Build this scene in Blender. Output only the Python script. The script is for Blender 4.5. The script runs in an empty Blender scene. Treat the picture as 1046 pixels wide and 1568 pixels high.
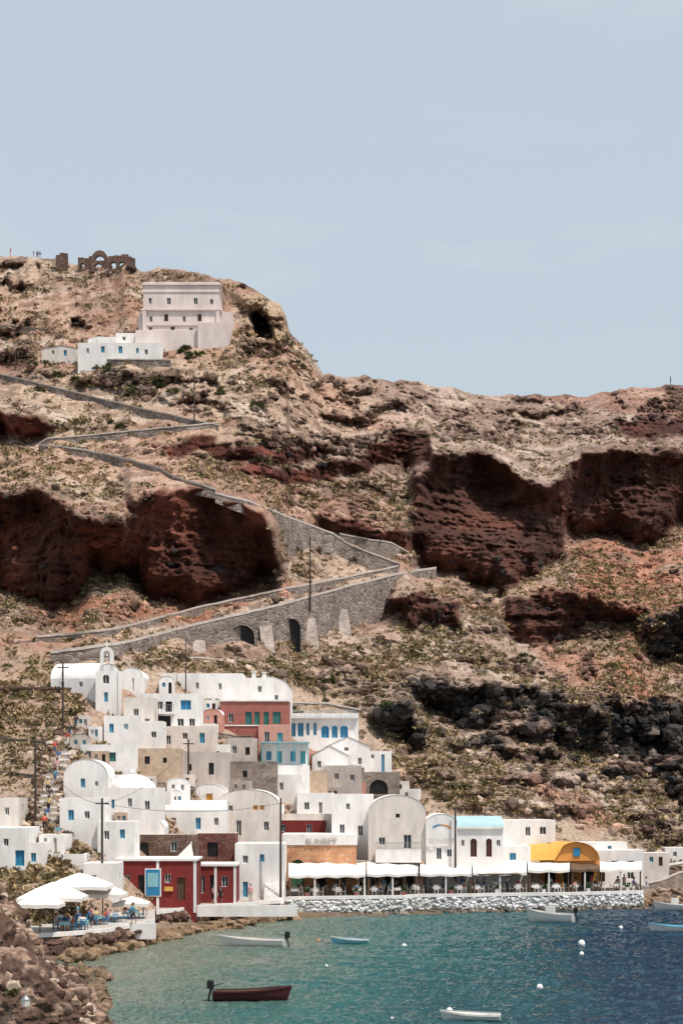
import bpy, bmesh, math, random, numpy as np
from mathutils import Vector, Matrix
random.seed(7); RNG=np.random.default_rng(7)
F=3000.0; CH=13.0; CX=523.0; HY=1205.0
scene=bpy.context.scene
# ------------------------------------------------------------------ helpers
def W(px,py,D): return Vector(((px-CX)/F*D, D, CH+(HY-py)/F*D))
def seaD(py): return CH*F/(py-HY)
def link(o): scene.collection.objects.link(o); return o
def _hash(ix,iy,iz,seed):
    h=(ix.astype(np.int64)*374761393+iy.astype(np.int64)*668265263+iz.astype(np.int64)*2147483647+seed*974634777)&0xFFFFFFFF
    h=((h^(h>>13))*1274126177)&0xFFFFFFFF
    h=((h^(h>>16))*2246822519)&0xFFFFFFFF
    return ((h^(h>>15))&0xFFFFFF)/float(0xFFFFFF)
def vnoise(x,y,z,seed=0):
    x=np.asarray(x,float);y=np.asarray(y,float);z=np.asarray(z,float)+0*x
    xi=np.floor(x);yi=np.floor(y);zi=np.floor(z)
    fx=x-xi;fy=y-yi;fz=z-zi
    fx=fx*fx*(3-2*fx);fy=fy*fy*(3-2*fy);fz=fz*fz*(3-2*fz)
    r=0
    for a in (0,1):
        for b in (0,1):
            for c in (0,1):
                w=(fx if a else 1-fx)*(fy if b else 1-fy)*(fz if c else 1-fz)
                r=r+w*_hash(xi+a,yi+b,zi+c,seed)
    return r
def fbm(x,y,z=0.0,oct=4,seed=0,ridge=False):
    s=0;a=1;t=0
    x=np.asarray(x,float);y=np.asarray(y,float);z=np.asarray(z,float)+0*x
    for i in range(oct):
        n=vnoise(x,y,z,seed+i*17)
        if ridge: n=1-np.abs(2*n-1)
        s=s+a*n;t+=a;a*=.5
        x,y=(x*.8-y*.6)*2.03+5.1,(x*.6+y*.8)*2.03+3.7;z=z*2.03+1.3
    return s/t
def sstep(a,b,x):
    t=np.clip((x-a)/(b-a),0,1);return t*t*(3-2*t)
def segdist(px,py,pts):
    d=np.full(px.shape,1e9)
    for (x1,y1),(x2,y2) in zip(pts[:-1],pts[1:]):
        dx,dy=x2-x1,y2-y1
        t=np.clip(((px-x1)*dx+(py-y1)*dy)/(dx*dx+dy*dy),0,1)
        d=np.minimum(d,np.hypot(px-x1-t*dx,py-y1-t*dy))
    return d
def polymask(px,py,poly,soft=8):
    inside=np.zeros(px.shape,bool)
    n=len(poly)
    for i in range(n):
        x1,y1=poly[i];x2,y2=poly[(i+1)%n]
        inside^=((y1>py)!=(y2>py))&(px<(x2-x1)*(py-y1)/((y2-y1) or 1e-9)+x1)
    d=segdist(px,py,poly+[poly[0]])
    return sstep(-soft,soft,np.where(inside,d,-d))
def boxblur(a,r,axis,n=3):
    for _ in range(n):
        pad=[(0,0),(0,0)];pad[axis]=(r+1,r)
        p=np.pad(a,pad,mode='edge');c=np.cumsum(p,axis=axis)
        L=a.shape[axis]
        if axis==0: a=(c[2*r+1:2*r+1+L]-c[:L])/(2*r+1)
        else: a=(c[:,2*r+1:2*r+1+L]-c[:,:L])/(2*r+1)
    return a
def np_mesh(name,co,faces,cols=None,mat=None,smooth=False):
    me=bpy.data.meshes.new(name)
    co=np.asarray(co,np.float32);faces=np.asarray(faces,np.int32)
    k=faces.shape[1];nf=len(faces)
    me.vertices.add(len(co));me.vertices.foreach_set('co',co.ravel())
    me.loops.add(nf*k);me.loops.foreach_set('vertex_index',faces.ravel())
    me.polygons.add(nf);me.polygons.foreach_set('loop_start',np.arange(0,nf*k,k,dtype=np.int32))
    me.polygons.foreach_set('loop_total',np.full(nf,k,np.int32))
    me.polygons.foreach_set('use_smooth',np.full(nf,smooth,bool))
    me.update(calc_edges=True)
    if cols is not None:
        at=me.color_attributes.new('Col','FLOAT_COLOR','POINT')
        c=np.ones((len(co),4),np.float32);c[:,:3]=cols;at.data.foreach_set('color',c.ravel())
    if mat: me.materials.append(mat)
    return link(bpy.data.objects.new(name,me))
# ------------------------------------------------------------------ materials
MATS={}
def newmat(name):
    m=bpy.data.materials.new(name);m.use_nodes=True
    nt=m.node_tree;b=nt.nodes['Principled BSDF'];MATS[name]=m
    b.inputs['Roughness'].default_value=.85
    b.inputs['Specular IOR Level'].default_value=.25
    return m,nt,b
def N(nt,t,**k):
    n=nt.nodes.new(t)
    for a,v in k.items():
        if a in n.inputs: n.inputs[a].default_value=v
        else: setattr(n,a,v)
    return n
def mk(name,c,rough=.85,var=.15,scale=1.5,bump=.3,bscale=8,metal=0,streak=0.0,dist=.02):
    m,nt,b=newmat(name);L=nt.links
    geo=N(nt,'ShaderNodeNewGeometry')
    mp=N(nt,'ShaderNodeMapping');mp.inputs['Scale'].default_value=(1,1,.35 if streak else 1)
    L.new(geo.outputs['Position'],mp.inputs[0])
    no=N(nt,'ShaderNodeTexNoise');no.inputs['Scale'].default_value=scale;no.inputs['Detail'].default_value=5;no.inputs['Roughness'].default_value=.65
    L.new(mp.outputs[0],no.inputs[0])
    mr=N(nt,'ShaderNodeMapRange');mr.inputs['From Min'].default_value=.3;mr.inputs['From Max'].default_value=.7
    mr.inputs['To Min'].default_value=1-var;mr.inputs['To Max'].default_value=1+var*.5
    L.new(no.outputs[0],mr.inputs[0])
    mx=N(nt,'ShaderNodeVectorMath',operation='SCALE');mx.inputs[0].default_value=c
    L.new(mr.outputs[0],mx.inputs['Scale']);L.new(mx.outputs[0],b.inputs['Base Color'])
    if bump:
        n2=N(nt,'ShaderNodeTexNoise');n2.inputs['Scale'].default_value=bscale;n2.inputs['Detail'].default_value=4
        L.new(geo.outputs['Position'],n2.inputs[0])
        bp=N(nt,'ShaderNodeBump');bp.inputs['Strength'].default_value=bump;bp.inputs['Distance'].default_value=dist
        L.new(n2.outputs[0],bp.inputs['Height']);L.new(bp.outputs[0],b.inputs['Normal'])
    b.inputs['Roughness'].default_value=rough;b.inputs['Metallic'].default_value=metal
    return m
def mkstone(name,c1,c2,mortar,scale=2.2,mw=.06,bump=.8,dist=.08):
    m,nt,b=newmat(name);L=nt.links
    geo=N(nt,'ShaderNodeNewGeometry')
    mp=N(nt,'ShaderNodeMapping');mp.inputs['Scale'].default_value=(1,1,1.5);L.new(geo.outputs['Position'],mp.inputs[0])
    wn=N(nt,'ShaderNodeTexNoise');wn.inputs['Scale'].default_value=1.7
    L.new(mp.outputs[0],wn.inputs[0])
    ad=N(nt,'ShaderNodeVectorMath',operation='MULTIPLY_ADD');L.new(wn.outputs['Color'],ad.inputs[0]);ad.inputs[1].default_value=(.35,.35,.35);L.new(mp.outputs[0],ad.inputs[2])
    v=N(nt,'ShaderNodeTexVoronoi',feature='DISTANCE_TO_EDGE');v.inputs['Scale'].default_value=scale;L.new(ad.outputs[0],v.inputs['Vector'])
    v2=N(nt,'ShaderNodeTexVoronoi');v2.inputs['Scale'].default_value=scale;L.new(ad.outputs[0],v2.inputs['Vector'])
    sp=N(nt,'ShaderNodeSeparateColor');L.new(v2.outputs['Color'],sp.inputs[0])
    m1=N(nt,'ShaderNodeMix',data_type='RGBA');m1.inputs[6].default_value=(*c1,1);m1.inputs[7].default_value=(*c2,1);L.new(sp.outputs[0],m1.inputs[0])
    mr=N(nt,'ShaderNodeMapRange');mr.inputs['From Max'].default_value=mw;L.new(v.outputs['Distance'],mr.inputs[0])
    m2=N(nt,'ShaderNodeMix',data_type='RGBA');m2.inputs[6].default_value=(*mortar,1);L.new(m1.outputs[2],m2.inputs[7]);L.new(mr.outputs[0],m2.inputs[0])
    n3=N(nt,'ShaderNodeTexNoise');n3.inputs['Scale'].default_value=.6;n3.inputs['Detail'].default_value=6;L.new(geo.outputs['Position'],n3.inputs[0])
    r3=N(nt,'ShaderNodeMapRange');r3.inputs['From Min'].default_value=.3;r3.inputs['From Max'].default_value=.7;r3.inputs['To Min'].default_value=.68;r3.inputs['To Max'].default_value=1.2;L.new(n3.outputs[0],r3.inputs[0])
    sc=N(nt,'ShaderNodeVectorMath',operation='SCALE');L.new(m2.outputs[2],sc.inputs[0]);L.new(r3.outputs[0],sc.inputs['Scale'])
    L.new(sc.outputs[0],b.inputs['Base Color'])
    bp=N(nt,'ShaderNodeBump');bp.inputs['Strength'].default_value=bump;bp.inputs['Distance'].default_value=dist
    L.new(mr.outputs[0],bp.inputs['Height']);L.new(bp.outputs[0],b.inputs['Normal'])
    return m
mk('white',(.77,.74,.715),var=.2,scale=.9,bump=.35,bscale=3,streak=1)
mk('roofwhite',(.79,.77,.75),var=.14,scale=.8,bump=.3,bscale=3)
mk('cream',(.65,.585,.53),var=.22,scale=1.1,streak=1)
mk('greywall',(.46,.40,.36),var=.28,scale=1.2,streak=1,bump=.5,bscale=4)
mk('villa',(.70,.60,.56),var=.18,scale=.6,streak=1)
mk('beige',(.48,.36,.265),var=.28,scale=1.3,bump=.6,bscale=4,dist=.05)
mk('pink',(.55,.28,.22),var=.15)
mk('terracotta',(.33,.12,.095),var=.18)
mk('darkred',(.20,.03,.028),var=.25,scale=1.5)
mkstone('orangestone',(.62,.32,.16),(.50,.23,.12),(.70,.55,.42),scale=1.8)
mk('blue',(.03,.20,.38),rough=.5,var=.12,scale=3)
mk('lightblue',(.24,.46,.53),rough=.5,var=.12,scale=2)
mk('paleblue',(.36,.52,.55),rough=.7,var=.15,scale=1)
mk('turq',(.06,.34,.40),rough=.5,var=.12,scale=3)
mk('teal',(.04,.17,.17),rough=.5,var=.15,scale=3)
mk('green',(.05,.16,.10),rough=.5,var=.15)
mk('yellow',(.66,.36,.08),rough=.6,var=.12,scale=2)
mk('orange',(.62,.27,.07),rough=.6,var=.12,scale=2)
mk('redpaint',(.35,.05,.03),rough=.5)
mk('inner_shade',(.02,.018,.018),rough=.5,var=.3)  # near-black sheet colour standing in for shade inside arches and open doorways
mk('glass',(.03,.04,.045),rough=.12,var=.3,bump=0)
mk('wood',(.13,.08,.05),var=.3,scale=4)
mk('polewood',(.06,.045,.038),var=.3,scale=4)
mk('canvas',(.74,.69,.64),var=.12,scale=1.2,bump=.3,bscale=2)
mk('metal',(.35,.35,.36),rough=.4,metal=.8)
mk('black',(.015,.015,.017),rough=.4)
mk('boatwhite',(.72,.70,.66),rough=.35,bump=0)
mk('boatred',(.07,.018,.02),rough=.4,bump=0)
mk('boatblue',(.20,.50,.62),rough=.4,bump=0)
mk('floor',(.42,.38,.34),var=.2,scale=1.2)
mk('skin',(.45,.26,.18),rough=.6,bump=0);mk('hair',(.04,.025,.018),bump=0)
SHIRTS=[mk('cloth_%d'%i,c,bump=0,var=.1) for i,c in enumerate([(.7,.7,.7),(.5,.08,.06),(.05,.12,.3),(.03,.03,.035),(.6,.45,.2),(.1,.3,.4),(.6,.3,.35)])]
PANTS=[mk('trousers_%d'%i,c,bump=0,var=.1) for i,c in enumerate([(.03,.03,.04),(.08,.12,.2),(.4,.33,.25),(.6,.58,.55)])]
mkstone('stonewall',(.33,.27,.225),(.19,.145,.12),(.38,.33,.29),scale=2.0)
mkstone('darkstone',(.13,.075,.055),(.20,.13,.10),(.05,.03,.025),scale=2.2)
mkstone('redstone',(.15,.05,.04),(.22,.11,.09),(.09,.05,.04),scale=2.4)
mkstone('roadwall',(.33,.27,.235),(.14,.11,.095),(.40,.34,.30),scale=1.3,mw=.12,dist=.2)
mkstone('butt',(.50,.425,.375),(.40,.33,.285),(.52,.45,.40),scale=1.5,mw=.08)
mkstone('whitestone',(.60,.60,.59),(.40,.41,.41),(.16,.16,.16),scale=1.8,mw=.05,bump=1,dist=.2)
mk('coping',(.56,.49,.44),var=.25,scale=1.5)
mk('pathstone',(.38,.32,.28),var=.25,scale=1.5)
def attrmat(name,bump=.6,bscale=1.2,dist=.35,rough=.95):
    m,nt,b=newmat(name);L=nt.links
    at=N(nt,'ShaderNodeAttribute',attribute_name='Col');geo=N(nt,'ShaderNodeNewGeometry')
    no=N(nt,'ShaderNodeTexNoise');no.inputs['Scale'].default_value=2.2;no.inputs['Detail'].default_value=5;no.inputs['Roughness'].default_value=.75
    L.new(geo.outputs['Position'],no.inputs[0])
    mr=N(nt,'ShaderNodeMapRange');mr.inputs['From Min'].default_value=.32;mr.inputs['From Max'].default_value=.66;mr.inputs['To Min'].default_value=.5;mr.inputs['To Max'].default_value=1.45
    L.new(no.outputs[0],mr.inputs[0])
    sc=N(nt,'ShaderNodeVectorMath',operation='SCALE');L.new(at.outputs['Color'],sc.inputs[0]);L.new(mr.outputs[0],sc.inputs['Scale'])
    L.new(sc.outputs[0],b.inputs['Base Color'])
    if bump:
        n2=N(nt,'ShaderNodeTexNoise');n2.inputs['Scale'].default_value=bscale;n2.inputs['Detail'].default_value=6;n2.inputs['Roughness'].default_value=.7
        L.new(geo.outputs['Position'],n2.inputs[0])
        bp=N(nt,'ShaderNodeBump');bp.inputs['Strength'].default_value=bump;bp.inputs['Distance'].default_value=dist
        L.new(n2.outputs[0],bp.inputs['Height']);L.new(bp.outputs[0],b.inputs['Normal'])
    b.inputs['Roughness'].default_value=rough
    b.inputs['Specular IOR Level'].default_value=.1
    return m
M_terr=attrmat('hill_rock_soil',bump=.9,dist=.6);M_leaf=attrmat('scrub_leaf',bump=0);M_rock=attrmat('rock',bump=.5,bscale=3,dist=.1)
# ------------------------------------------------------------------ terrain
cols_px=np.concatenate([np.arange(-460,-60,8.0),np.arange(-60,1106,2.0),np.arange(1106,1500,8.0)])
NC=len(cols_px);NR=600
sky_pts=[(-460,372),(-200,382),(0,388),(90,396),(130,406),(200,406),(215,413),(260,408),(330,424),(400,449),(428,462),(438,485),(443,508),(470,535),(486,555),(496,572),(560,578),(650,586),(690,593),(740,603),(830,607),(900,605),(960,597),(1046,588),(1200,575),(1500,540)]
pyt=np.interp(cols_px,*zip(*sky_pts))
jag=(fbm(cols_px*.045,cols_px*0,0,5,3)-.5)*15
pyt=pyt+jag
bot_pts=[(-460,1490),(60,1474),(130,1466),(240,1440),(300,1426),(440,1408),(540,1403),(700,1398),(860,1393),(985,1384),(1040,1382),(1150,1378),(1500,1360)]
pyb=np.interp(cols_px,*zip(*bot_pts))
def Dtop_f(px): return np.interp(px,[-460,0,200,400,500,700,1046,1500],[430,400,372,350,352,375,405,440])
Dsea=CH*F/(pyb-HY)
D1=Dsea+14.0; py1=HY+(CH-1.2)*F/D1
Dt=Dtop_f(cols_px)
vv=np.linspace(0,1,NR)[:,None]
PY=pyb[None]*(1-vv)+pyt[None]*vv
PX=np.repeat(cols_px[None],NR,0)
k=np.clip((py1[None]-PY)/(py1-pyt)[None],0,1)
D0=np.where(PY>py1[None],Dsea[None]+(D1-Dsea)[None]*((pyb[None]-PY)/(pyb-py1)[None]),D1[None]*(Dt/D1)[None]**k)
wx=(fbm(PX*.02,PY*.02,0,4,11)-.5)*50+(fbm(PX*.09,PY*.09,2,3,13)-.5)*16; wy=(fbm(PX*.02,PY*.02,7.7,4,12)-.5)*50+(fbm(PX*.09,PY*.09,5,3,14)-.5)*16
QX=PX+wx;QY=PY+wy
VIL=[(-500,1005),(60,1005),(240,1020),(450,1040),(560,1085),(620,1195),(700,1235),(860,1250),(990,1285),(1010,1420),(900,1600),(-500,1600)]
mvil=polymask(PX,PY,VIL,14)
cl=lambda p,s=7:polymask(QX,QY,p,s)
A=cl([(202,770),(245,752),(300,745),(380,768),(420,808),(430,870),(400,898),(300,925),(225,922),(200,900)])
A2=cl([(-300,740),(60,752),(120,775),(200,800),(203,900),(150,875),(125,905),(80,930),(30,905),(-300,900)])
A3=cl([(-200,630),(45,632),(75,655),(60,672),(-200,680)])
Bm=cl([(652,700),(700,690),(760,712),(830,735),(880,755),(868,840),(820,890),(760,902),(690,882),(640,866),(632,800)])
B2=cl([(850,740),(890,700),(1046,690),(1300,680),(1300,800),(1046,812),(990,828),(880,822)])
Cm=np.maximum(cl([(240,682),(330,672),(420,684),(500,676),(520,690),(430,704),(330,700),(255,700)],4),cl([(340,700),(450,716),(560,700),(650,650),(665,690),(640,715),(560,722),(470,738),(400,726)],4))
C2=cl([(440,792),(520,800),(640,812),(640,836),(540,828),(440,806)],4)
C3=cl([(945,640),(1046,650),(1200,640),(1200,672),(1046,676),(950,668)],4)
D_=np.maximum(cl([(565,915),(640,905),(700,930),(700,962),(640,955),(590,945)],5),cl([(775,915),(860,905),(985,930),(985,952),(900,962),(840,990),(780,990)],5))
E1=cl([(615,1052),(720,1045),(810,1050),(905,1078),(1046,1076),(1300,1076),(1300,1150),(1046,1150),(960,1166),(850,1145),(700,1095),(640,1085)],6)
E2=cl([(985,945),(1046,930),(1300,920),(1300,1010),(1046,1010),(1000,990)],6)
E3=cl([(550,1085),(625,1075),(660,1125),(645,1150),(600,1130),(560,1120)],5)
E4=cl([(990,1165),(1046,1160),(1200,1160),(1200,1190),(1046,1195),(1000,1185)],5)
E6=cl([(660,1122),(740,1112),(850,1158),(960,1186),(1046,1200),(1200,1205),(1200,1232),(1046,1226),(930,1212),(830,1178),(720,1142)],5)*sstep(.42,.58,fbm(PX*.03,PY*.05,2,3,19))
Fc=polymask(PX,PY,[(384,482),(398,474),(412,488),(420,520),(392,520)],5)
F2=cl([(330,428),(400,452),(436,468),(440,520),(425,530),(380,515),(370,465)],6)
G1=polymask(PX,PY,[(110,488),(128,488),(132,503),(108,503)],3)
red=np.clip(A+A2+A3+Bm+B2+Cm+C2+C3+D_,0,1);blk=np.clip(E1+E2+E3+E4+E6,0,1)
ROADS=[[(58,976),(110,972),(180,964),(300,932),(420,906),(520,887),(610,868)],[(78,1001),(130,994),(190,986),(300,958),(420,930),(540,897),(615,879),(668,871)],[(612,864),(560,845),(530,832),(510,818),(470,803),(425,786),(385,770),(330,756)],[(330,750),(270,732),(245,718),(180,700),(120,688),(60,682)],[(60,680),(75,672),(150,666),(250,656),(335,648)],[(335,652),(280,640),(220,627),(110,600),(50,585),(-60,560)]]
mroad=np.zeros_like(PX)
for rd in ROADS: mroad=np.maximum(mroad,sstep(34,10,segdist(PX,PY-8,rd)))
under=polymask(PX,PY,[(285,978),(340,963),(420,945),(540,912),(600,900),(585,950),(550,985),(470,1004),(400,1012),(300,1012)],9)
under2=polymask(PX,PY,[(430,808),(520,838),(560,858),(600,872),(560,880),(440,892),(432,850)],8)
mroad=np.maximum(mroad,np.maximum(under,under2)*.8)
mb=sstep(18,0,np.maximum(np.maximum(60-PX,PX-360),np.maximum(425-PY,PY-560)))
n1=fbm(QX*.009,QY*.040,1.3,5,21); n2=fbm(QX*.026,QY*.085,4.3,4,31)
reg=np.clip(.5+.7*sstep(620,400,PY)*(PX<430)+.5*sstep(700,760,PX)*sstep(880,980,PY)+.6*sstep(720,620,PY),0,1.2)
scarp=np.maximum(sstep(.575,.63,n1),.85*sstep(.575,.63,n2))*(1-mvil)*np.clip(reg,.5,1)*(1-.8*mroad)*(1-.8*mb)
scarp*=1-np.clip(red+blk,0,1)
big=np.clip(A*1.12+A2*1.0+Bm*1.2+B2*1.2+A3*.6+Cm*.5+C2*.4+C3*.5+D_*.7+blk*(.45+.5*sstep(.4,.6,n2))+F2*.3,0,1.3)*(1-mvil)
dD=np.diff(D0,axis=0,prepend=D0[:1])
C1=np.cumsum(-dD*4.0*big,axis=0);dev1=C1-boxblur(C1,36,0)
C2c=np.cumsum(-dD*3.0*scarp,axis=0);dev2=C2c-boxblur(C2c,8,0)
fade=sstep(0,26,PY-pyt[None])
dev=boxblur(dev1,2,1,2)*fade+dev2*sstep(0,14,PY-pyt[None])
Dg=D0+dev+Fc*8+G1*4+under*7+under2*4
Dsm=Dg.copy()
X=(PX-CX)/F*Dg;Z=CH+(HY-PY)/F*Dg
amp=(1-mvil*.88)*sstep(0,14,(pyb[None]-PY))*(1-.8*mroad)*(1-.7*mb)
rock=np.clip(red*.6+blk+scarp,0,1)
disp=(fbm(X*.045,Dg*.045,Z*.06,3,41)-.5)*9+(fbm(X*.17,Dg*.17,Z*.25,4,51,True)-.5)*(2.8+1.2*rock)+(fbm(X*.7,Dg*.7,Z*1.1,4,61,True)-.5)*(1.7+1.2*rock)
led=(fbm(X*.07+Z*.03,Dg*.05,Z*.75,4,71)-.5)*(2.2+2.6*rock)
Dg=Dg-(disp+led)*amp*sstep(-2,16,PY-pyt[None])
X=(PX-CX)/F*Dg;Z=CH+(HY-PY)/F*Dg
def terrD(px,py,g=None):
    g=Dsm if g is None else g
    c=np.interp(px,cols_px,np.arange(NC));i=int(min(c,NC-2));fc=c-i
    r=[]
    for j in (i,i+1):
        v=(pyb[j]-py)/(pyb[j]-pyt[j])*(NR-1);v=min(max(v,0),NR-1.001);a=int(v)
        r.append(g[a,j]*(1-(v-a))+g[a+1,j]*(v-a))
    return r[0]*(1-fc)+r[1]*fc
# colours
def col(c): return np.array(c)[None,None,:]
def mixc(a,b,t): return a*(1-t[...,None])+b*t[...,None]
c=np.ones(PX.shape+(3,))*col((.43,.315,.235))
nA=fbm(X*.05,Dg*.05,Z*.05,4,81);nB=fbm(X*.5,Dg*.5,Z*.5,5,91);nC=fbm(X*.18,Dg*.18,Z*.18,4,95)
c=mixc(c,col((.33,.225,.172)),sstep(.42,.60,nA))
c=mixc(c,col((.29,.20,.168)),sstep(440,740,PX)*sstep(880,740,PY)*.85)
c=mixc(c,col((.33,.24,.19)),sstep(560,720,PX)*sstep(900,1000,PY)*.75)
c=mixc(c,col((.54,.44,.36)),sstep(.48,.62,nC)*.55)
c=mixc(c,col((.13,.083,.062)),sstep(.50,.60,nB)*.6)
rust=np.clip(cl([(870,825),(1046,830),(1300,830),(1300,1010),(1046,1000),(960,960),(880,930)],25)*.8+cl([(30,905),(90,900),(210,925),(330,925),(430,890),(440,905),(320,945),(120,960),(60,950)],10)*.9+cl([(790,960),(900,1000),(1000,1040),(1000,1080),(860,1040)],20)*.6+cl([(820,1180),(960,1270),(900,1280),(800,1190)],10)*.6+cl([(940,940),(1000,980),(990,1060),(950,1050)],15)*.6+sstep(.55,.65,fbm(X*.03+9,Dg*.03,Z*.09,3,99))*.35,0,1)
c=mixc(c,col((.36,.14,.085)),rust*sstep(.3,.6,nC+.1)*.85)
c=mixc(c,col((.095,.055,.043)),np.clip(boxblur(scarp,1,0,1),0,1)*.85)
rc=mixc(np.ones_like(c)*col((.075,.024,.018)),col((.17,.055,.036)),sstep(.50,.66,nC))
rc=mixc(rc,col((.040,.016,.013)),sstep(.45,.65,fbm(X*.08,Dg*.08,Z*.35,3,101))*.6)
rc=mixc(rc,col((.060,.034,.028)),sstep(560,640,PX)*.5)
c=mixc(c,rc,red*.96)
bc=mixc(np.ones_like(c)*col((.030,.026,.025)),col((.11,.09,.08)),sstep(.54,.7,nB))
c=mixc(c,bc,blk*.95*sstep(.24,.46,nC+.1))
c=mixc(c,col((.40,.28,.18)),F2*(1-Fc)*.7)
c=mixc(c,col((.04,.028,.02)),np.clip(Fc+G1,0,1))  # cave recesses: shade painted near-black into the rock colour
c=mixc(c,col((.37,.275,.205)),mvil*.6)
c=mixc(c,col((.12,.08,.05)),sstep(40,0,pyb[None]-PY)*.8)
def row(Dr,Zr,pxv=cols_px): return np.stack([(pxv-CX)/F*Dr,Dr,Zr],-1)
co=np.stack([X,Dg,Z],-1)
lo=[row(Dg[0]-30,np.full(NC,-6.0)),row(Dg[0]-8,np.full(NC,-2.5)),row(Dg[0]-1.5,np.full(NC,-.6))]
hi=[row(Dg[-1]+d,Z[-1]-q) for d,q in((3,.1),(9,.6),(25,2.0),(70,6),(200,25),(500,80),(900,120))]
co=np.concatenate([np.stack(lo),co,np.stack(hi)],0)
cc=np.concatenate([np.repeat(c[:1],3,0),c,np.repeat(c[-1:],7,0)],0)
R=co.shape[0]
idx=np.arange(R*NC).reshape(R,NC)
fa=np.stack([idx[:-1,:-1],idx[:-1,1:],idx[1:,1:],idx[1:,:-1]],-1).reshape(-1,4)
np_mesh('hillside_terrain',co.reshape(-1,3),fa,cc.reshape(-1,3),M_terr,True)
# ------------------------------------------------------------------ scrub
def scatter(n,dens):
    r=RNG.integers(3,NR-3,n*5);q=RNG.integers(2,NC-2,n*5)
    okp=(RNG.random(n*5)<dens[r,q])
    r=r[okp][:n];q=q[okp][:n]
    return r,q
def leafmesh(name,cen,rad,nl,colr,flat=.75):
    n=len(cen)
    th=RNG.random((n,nl))*2*np.pi;u=RNG.random((n,nl))
    el=np.arcsin(u*.98)
    dirn=np.stack([np.cos(th)*np.cos(el),np.sin(th)*np.cos(el),np.sin(el)*flat],-1)
    rr=rad[:,None]*(.45+.55*RNG.random((n,nl)))
    base=cen[:,None]+dirn*(rr*.55)[...,None]
    tip=cen[:,None]+dirn*(rr*1.1)[...,None]+RNG.normal(0,.1,(n,nl,3))*rad[:,None,None]
    side=RNG.normal(0,1,(n,nl,3));side/=np.linalg.norm(side,axis=-1,keepdims=True)
    w=(rad[:,None]*(.16+.2*RNG.random((n,nl))))[...,None]
    v=np.stack([base-side*w,base+side*w,tip],2).reshape(-1,3)
    f=np.arange(len(v)).reshape(-1,3)
    cj=colr[:,None]*(.65+.7*RNG.random((n,nl)))[...,None]
    cv=np.repeat(cj.reshape(-1,3),3,0)
    return np_mesh(name,v,f,cv,M_leaf)
clump=fbm(X*.07,Dg*.07,Z*.07,3,111)
dens=(.18+.82*sstep(.40,.58,clump))*(1-np.clip(red*1.2+blk*.8+scarp*.5,0,1))*(1-mvil*np.where(PX<130,.5,.93))*(.3+.7*sstep(600,700,PY)+.4*(PX<480))*(1-.7*mroad)
dens*=np.where((PX>480)&(PY<720),.4,1)
dens*= sstep(12,40,pyb[None]-PY)
r,q=scatter(21000,np.clip(dens,0,1))
cen=np.stack([X[r,q],Dg[r,q]-.1,Z[r,q]],-1)
n=len(cen);rad=.22+.95*RNG.random(n)**2.3
pal=np.array([(.33,.245,.135),(.25,.19,.105),(.40,.30,.18),(.17,.14,.07),(.14,.125,.06),(.29,.21,.125)])
leafmesh('scrub_vegetation',cen,rad,17,pal[RNG.integers(0,6,n)])
gb=[(290,538,1.6),(300,545,1.2),(85,575,1.4),(160,565,1.3),(195,598,1.2),(60,560,1.2),(545,855,1.1),(240,585,1.2),(70,600,1.3),(600,1078,1.2),(235,535,1.0),(120,585,1.3),(255,595,1.3),(330,600,1.1),(590,1240,1.3),(700,1210,1.5),(800,1010,1.5),(640,1000,1.3),(500,1040,1.2),(180,650,1.1),(400,620,1.2),(450,560,1.1)]
gc=[];gr=[]
for px,py,rr in gb:
    for j in range(5):
        a,b_=px+random.uniform(-14,14),py+random.uniform(-5,5)
        gc.append(W(a,b_,terrD(a,b_,Dg)-.3));gr.append(rr*random.uniform(.4,.9))
leafmesh('green_shrubs',np.array(gc),np.array(gr),90,np.array([(.10,.11,.045),(.14,.13,.065)])[RNG.integers(0,2,len(gc))])
# ------------------------------------------------------------------ rocks
bm=bmesh.new();bmesh.ops.create_icosphere(bm,subdivisions=2,radius=1);ico=np.array([v.co[:] for v in bm.verts]);icf=np.array([[v.index for v in f.verts] for f in bm.faces]);bm.free()
bm=bmesh.new();bmesh.ops.create_icosphere(bm,subdivisions=1,radius=1);ic1=np.array([v.co[:] for v in bm.verts]);if1=np.array([[v.index for v in f.verts] for f in bm.faces]);bm.free()
def rocks(name,cen,rad,colr,hi=False,sq=.7):
    I,Fc_=(ico,icf) if hi else (ic1,if1)
    n=len(cen);m=len(I)
    P=np.repeat(I[None],n,0)
    for _ in range(5):
        d=RNG.normal(0,1,(n,1,3));d/=np.linalg.norm(d,axis=-1,keepdims=True)
        t=(P*d).sum(-1,keepdims=True);cut=.45+.35*RNG.random((n,1,1))
        P=P-d*np.maximum(t-cut,0)
    P=P*(1+.08*RNG.normal(0,1,(n,m,1)))*(.7+.6*RNG.random((n,1,3)))*np.array([1,1,sq])
    a=RNG.random(n)*6.28;ca,sa=np.cos(a)[:,None],np.sin(a)[:,None]
    P=np.stack([P[...,0]*ca-P[...,1]*sa,P[...,0]*sa+P[...,1]*ca,P[...,2]],-1)
    P=P*rad[:,None,None]+cen[:,None]
    f=(Fc_[None]+(np.arange(n)*m)[:,None,None]).reshape(-1,3)
    return np_mesh(name,P.reshape(-1,3),f,np.repeat(colr*(.7+.6*RNG.random((n,1))),m,0),M_rock)
dn=np.clip(scarp*.7+boxblur(scarp,4,0,1)*.5+blk*.6+D_*.5+.10+.2*sstep(960,1300,PY)*sstep(650,700,PX),0,1)*(1-mvil*.9)*(1-red*.7)*(1-.7*mroad)
r,q=scatter(11000,dn)
cen=np.stack([X[r,q],Dg[r,q],Z[r,q]],-1);n=len(cen)
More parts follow.
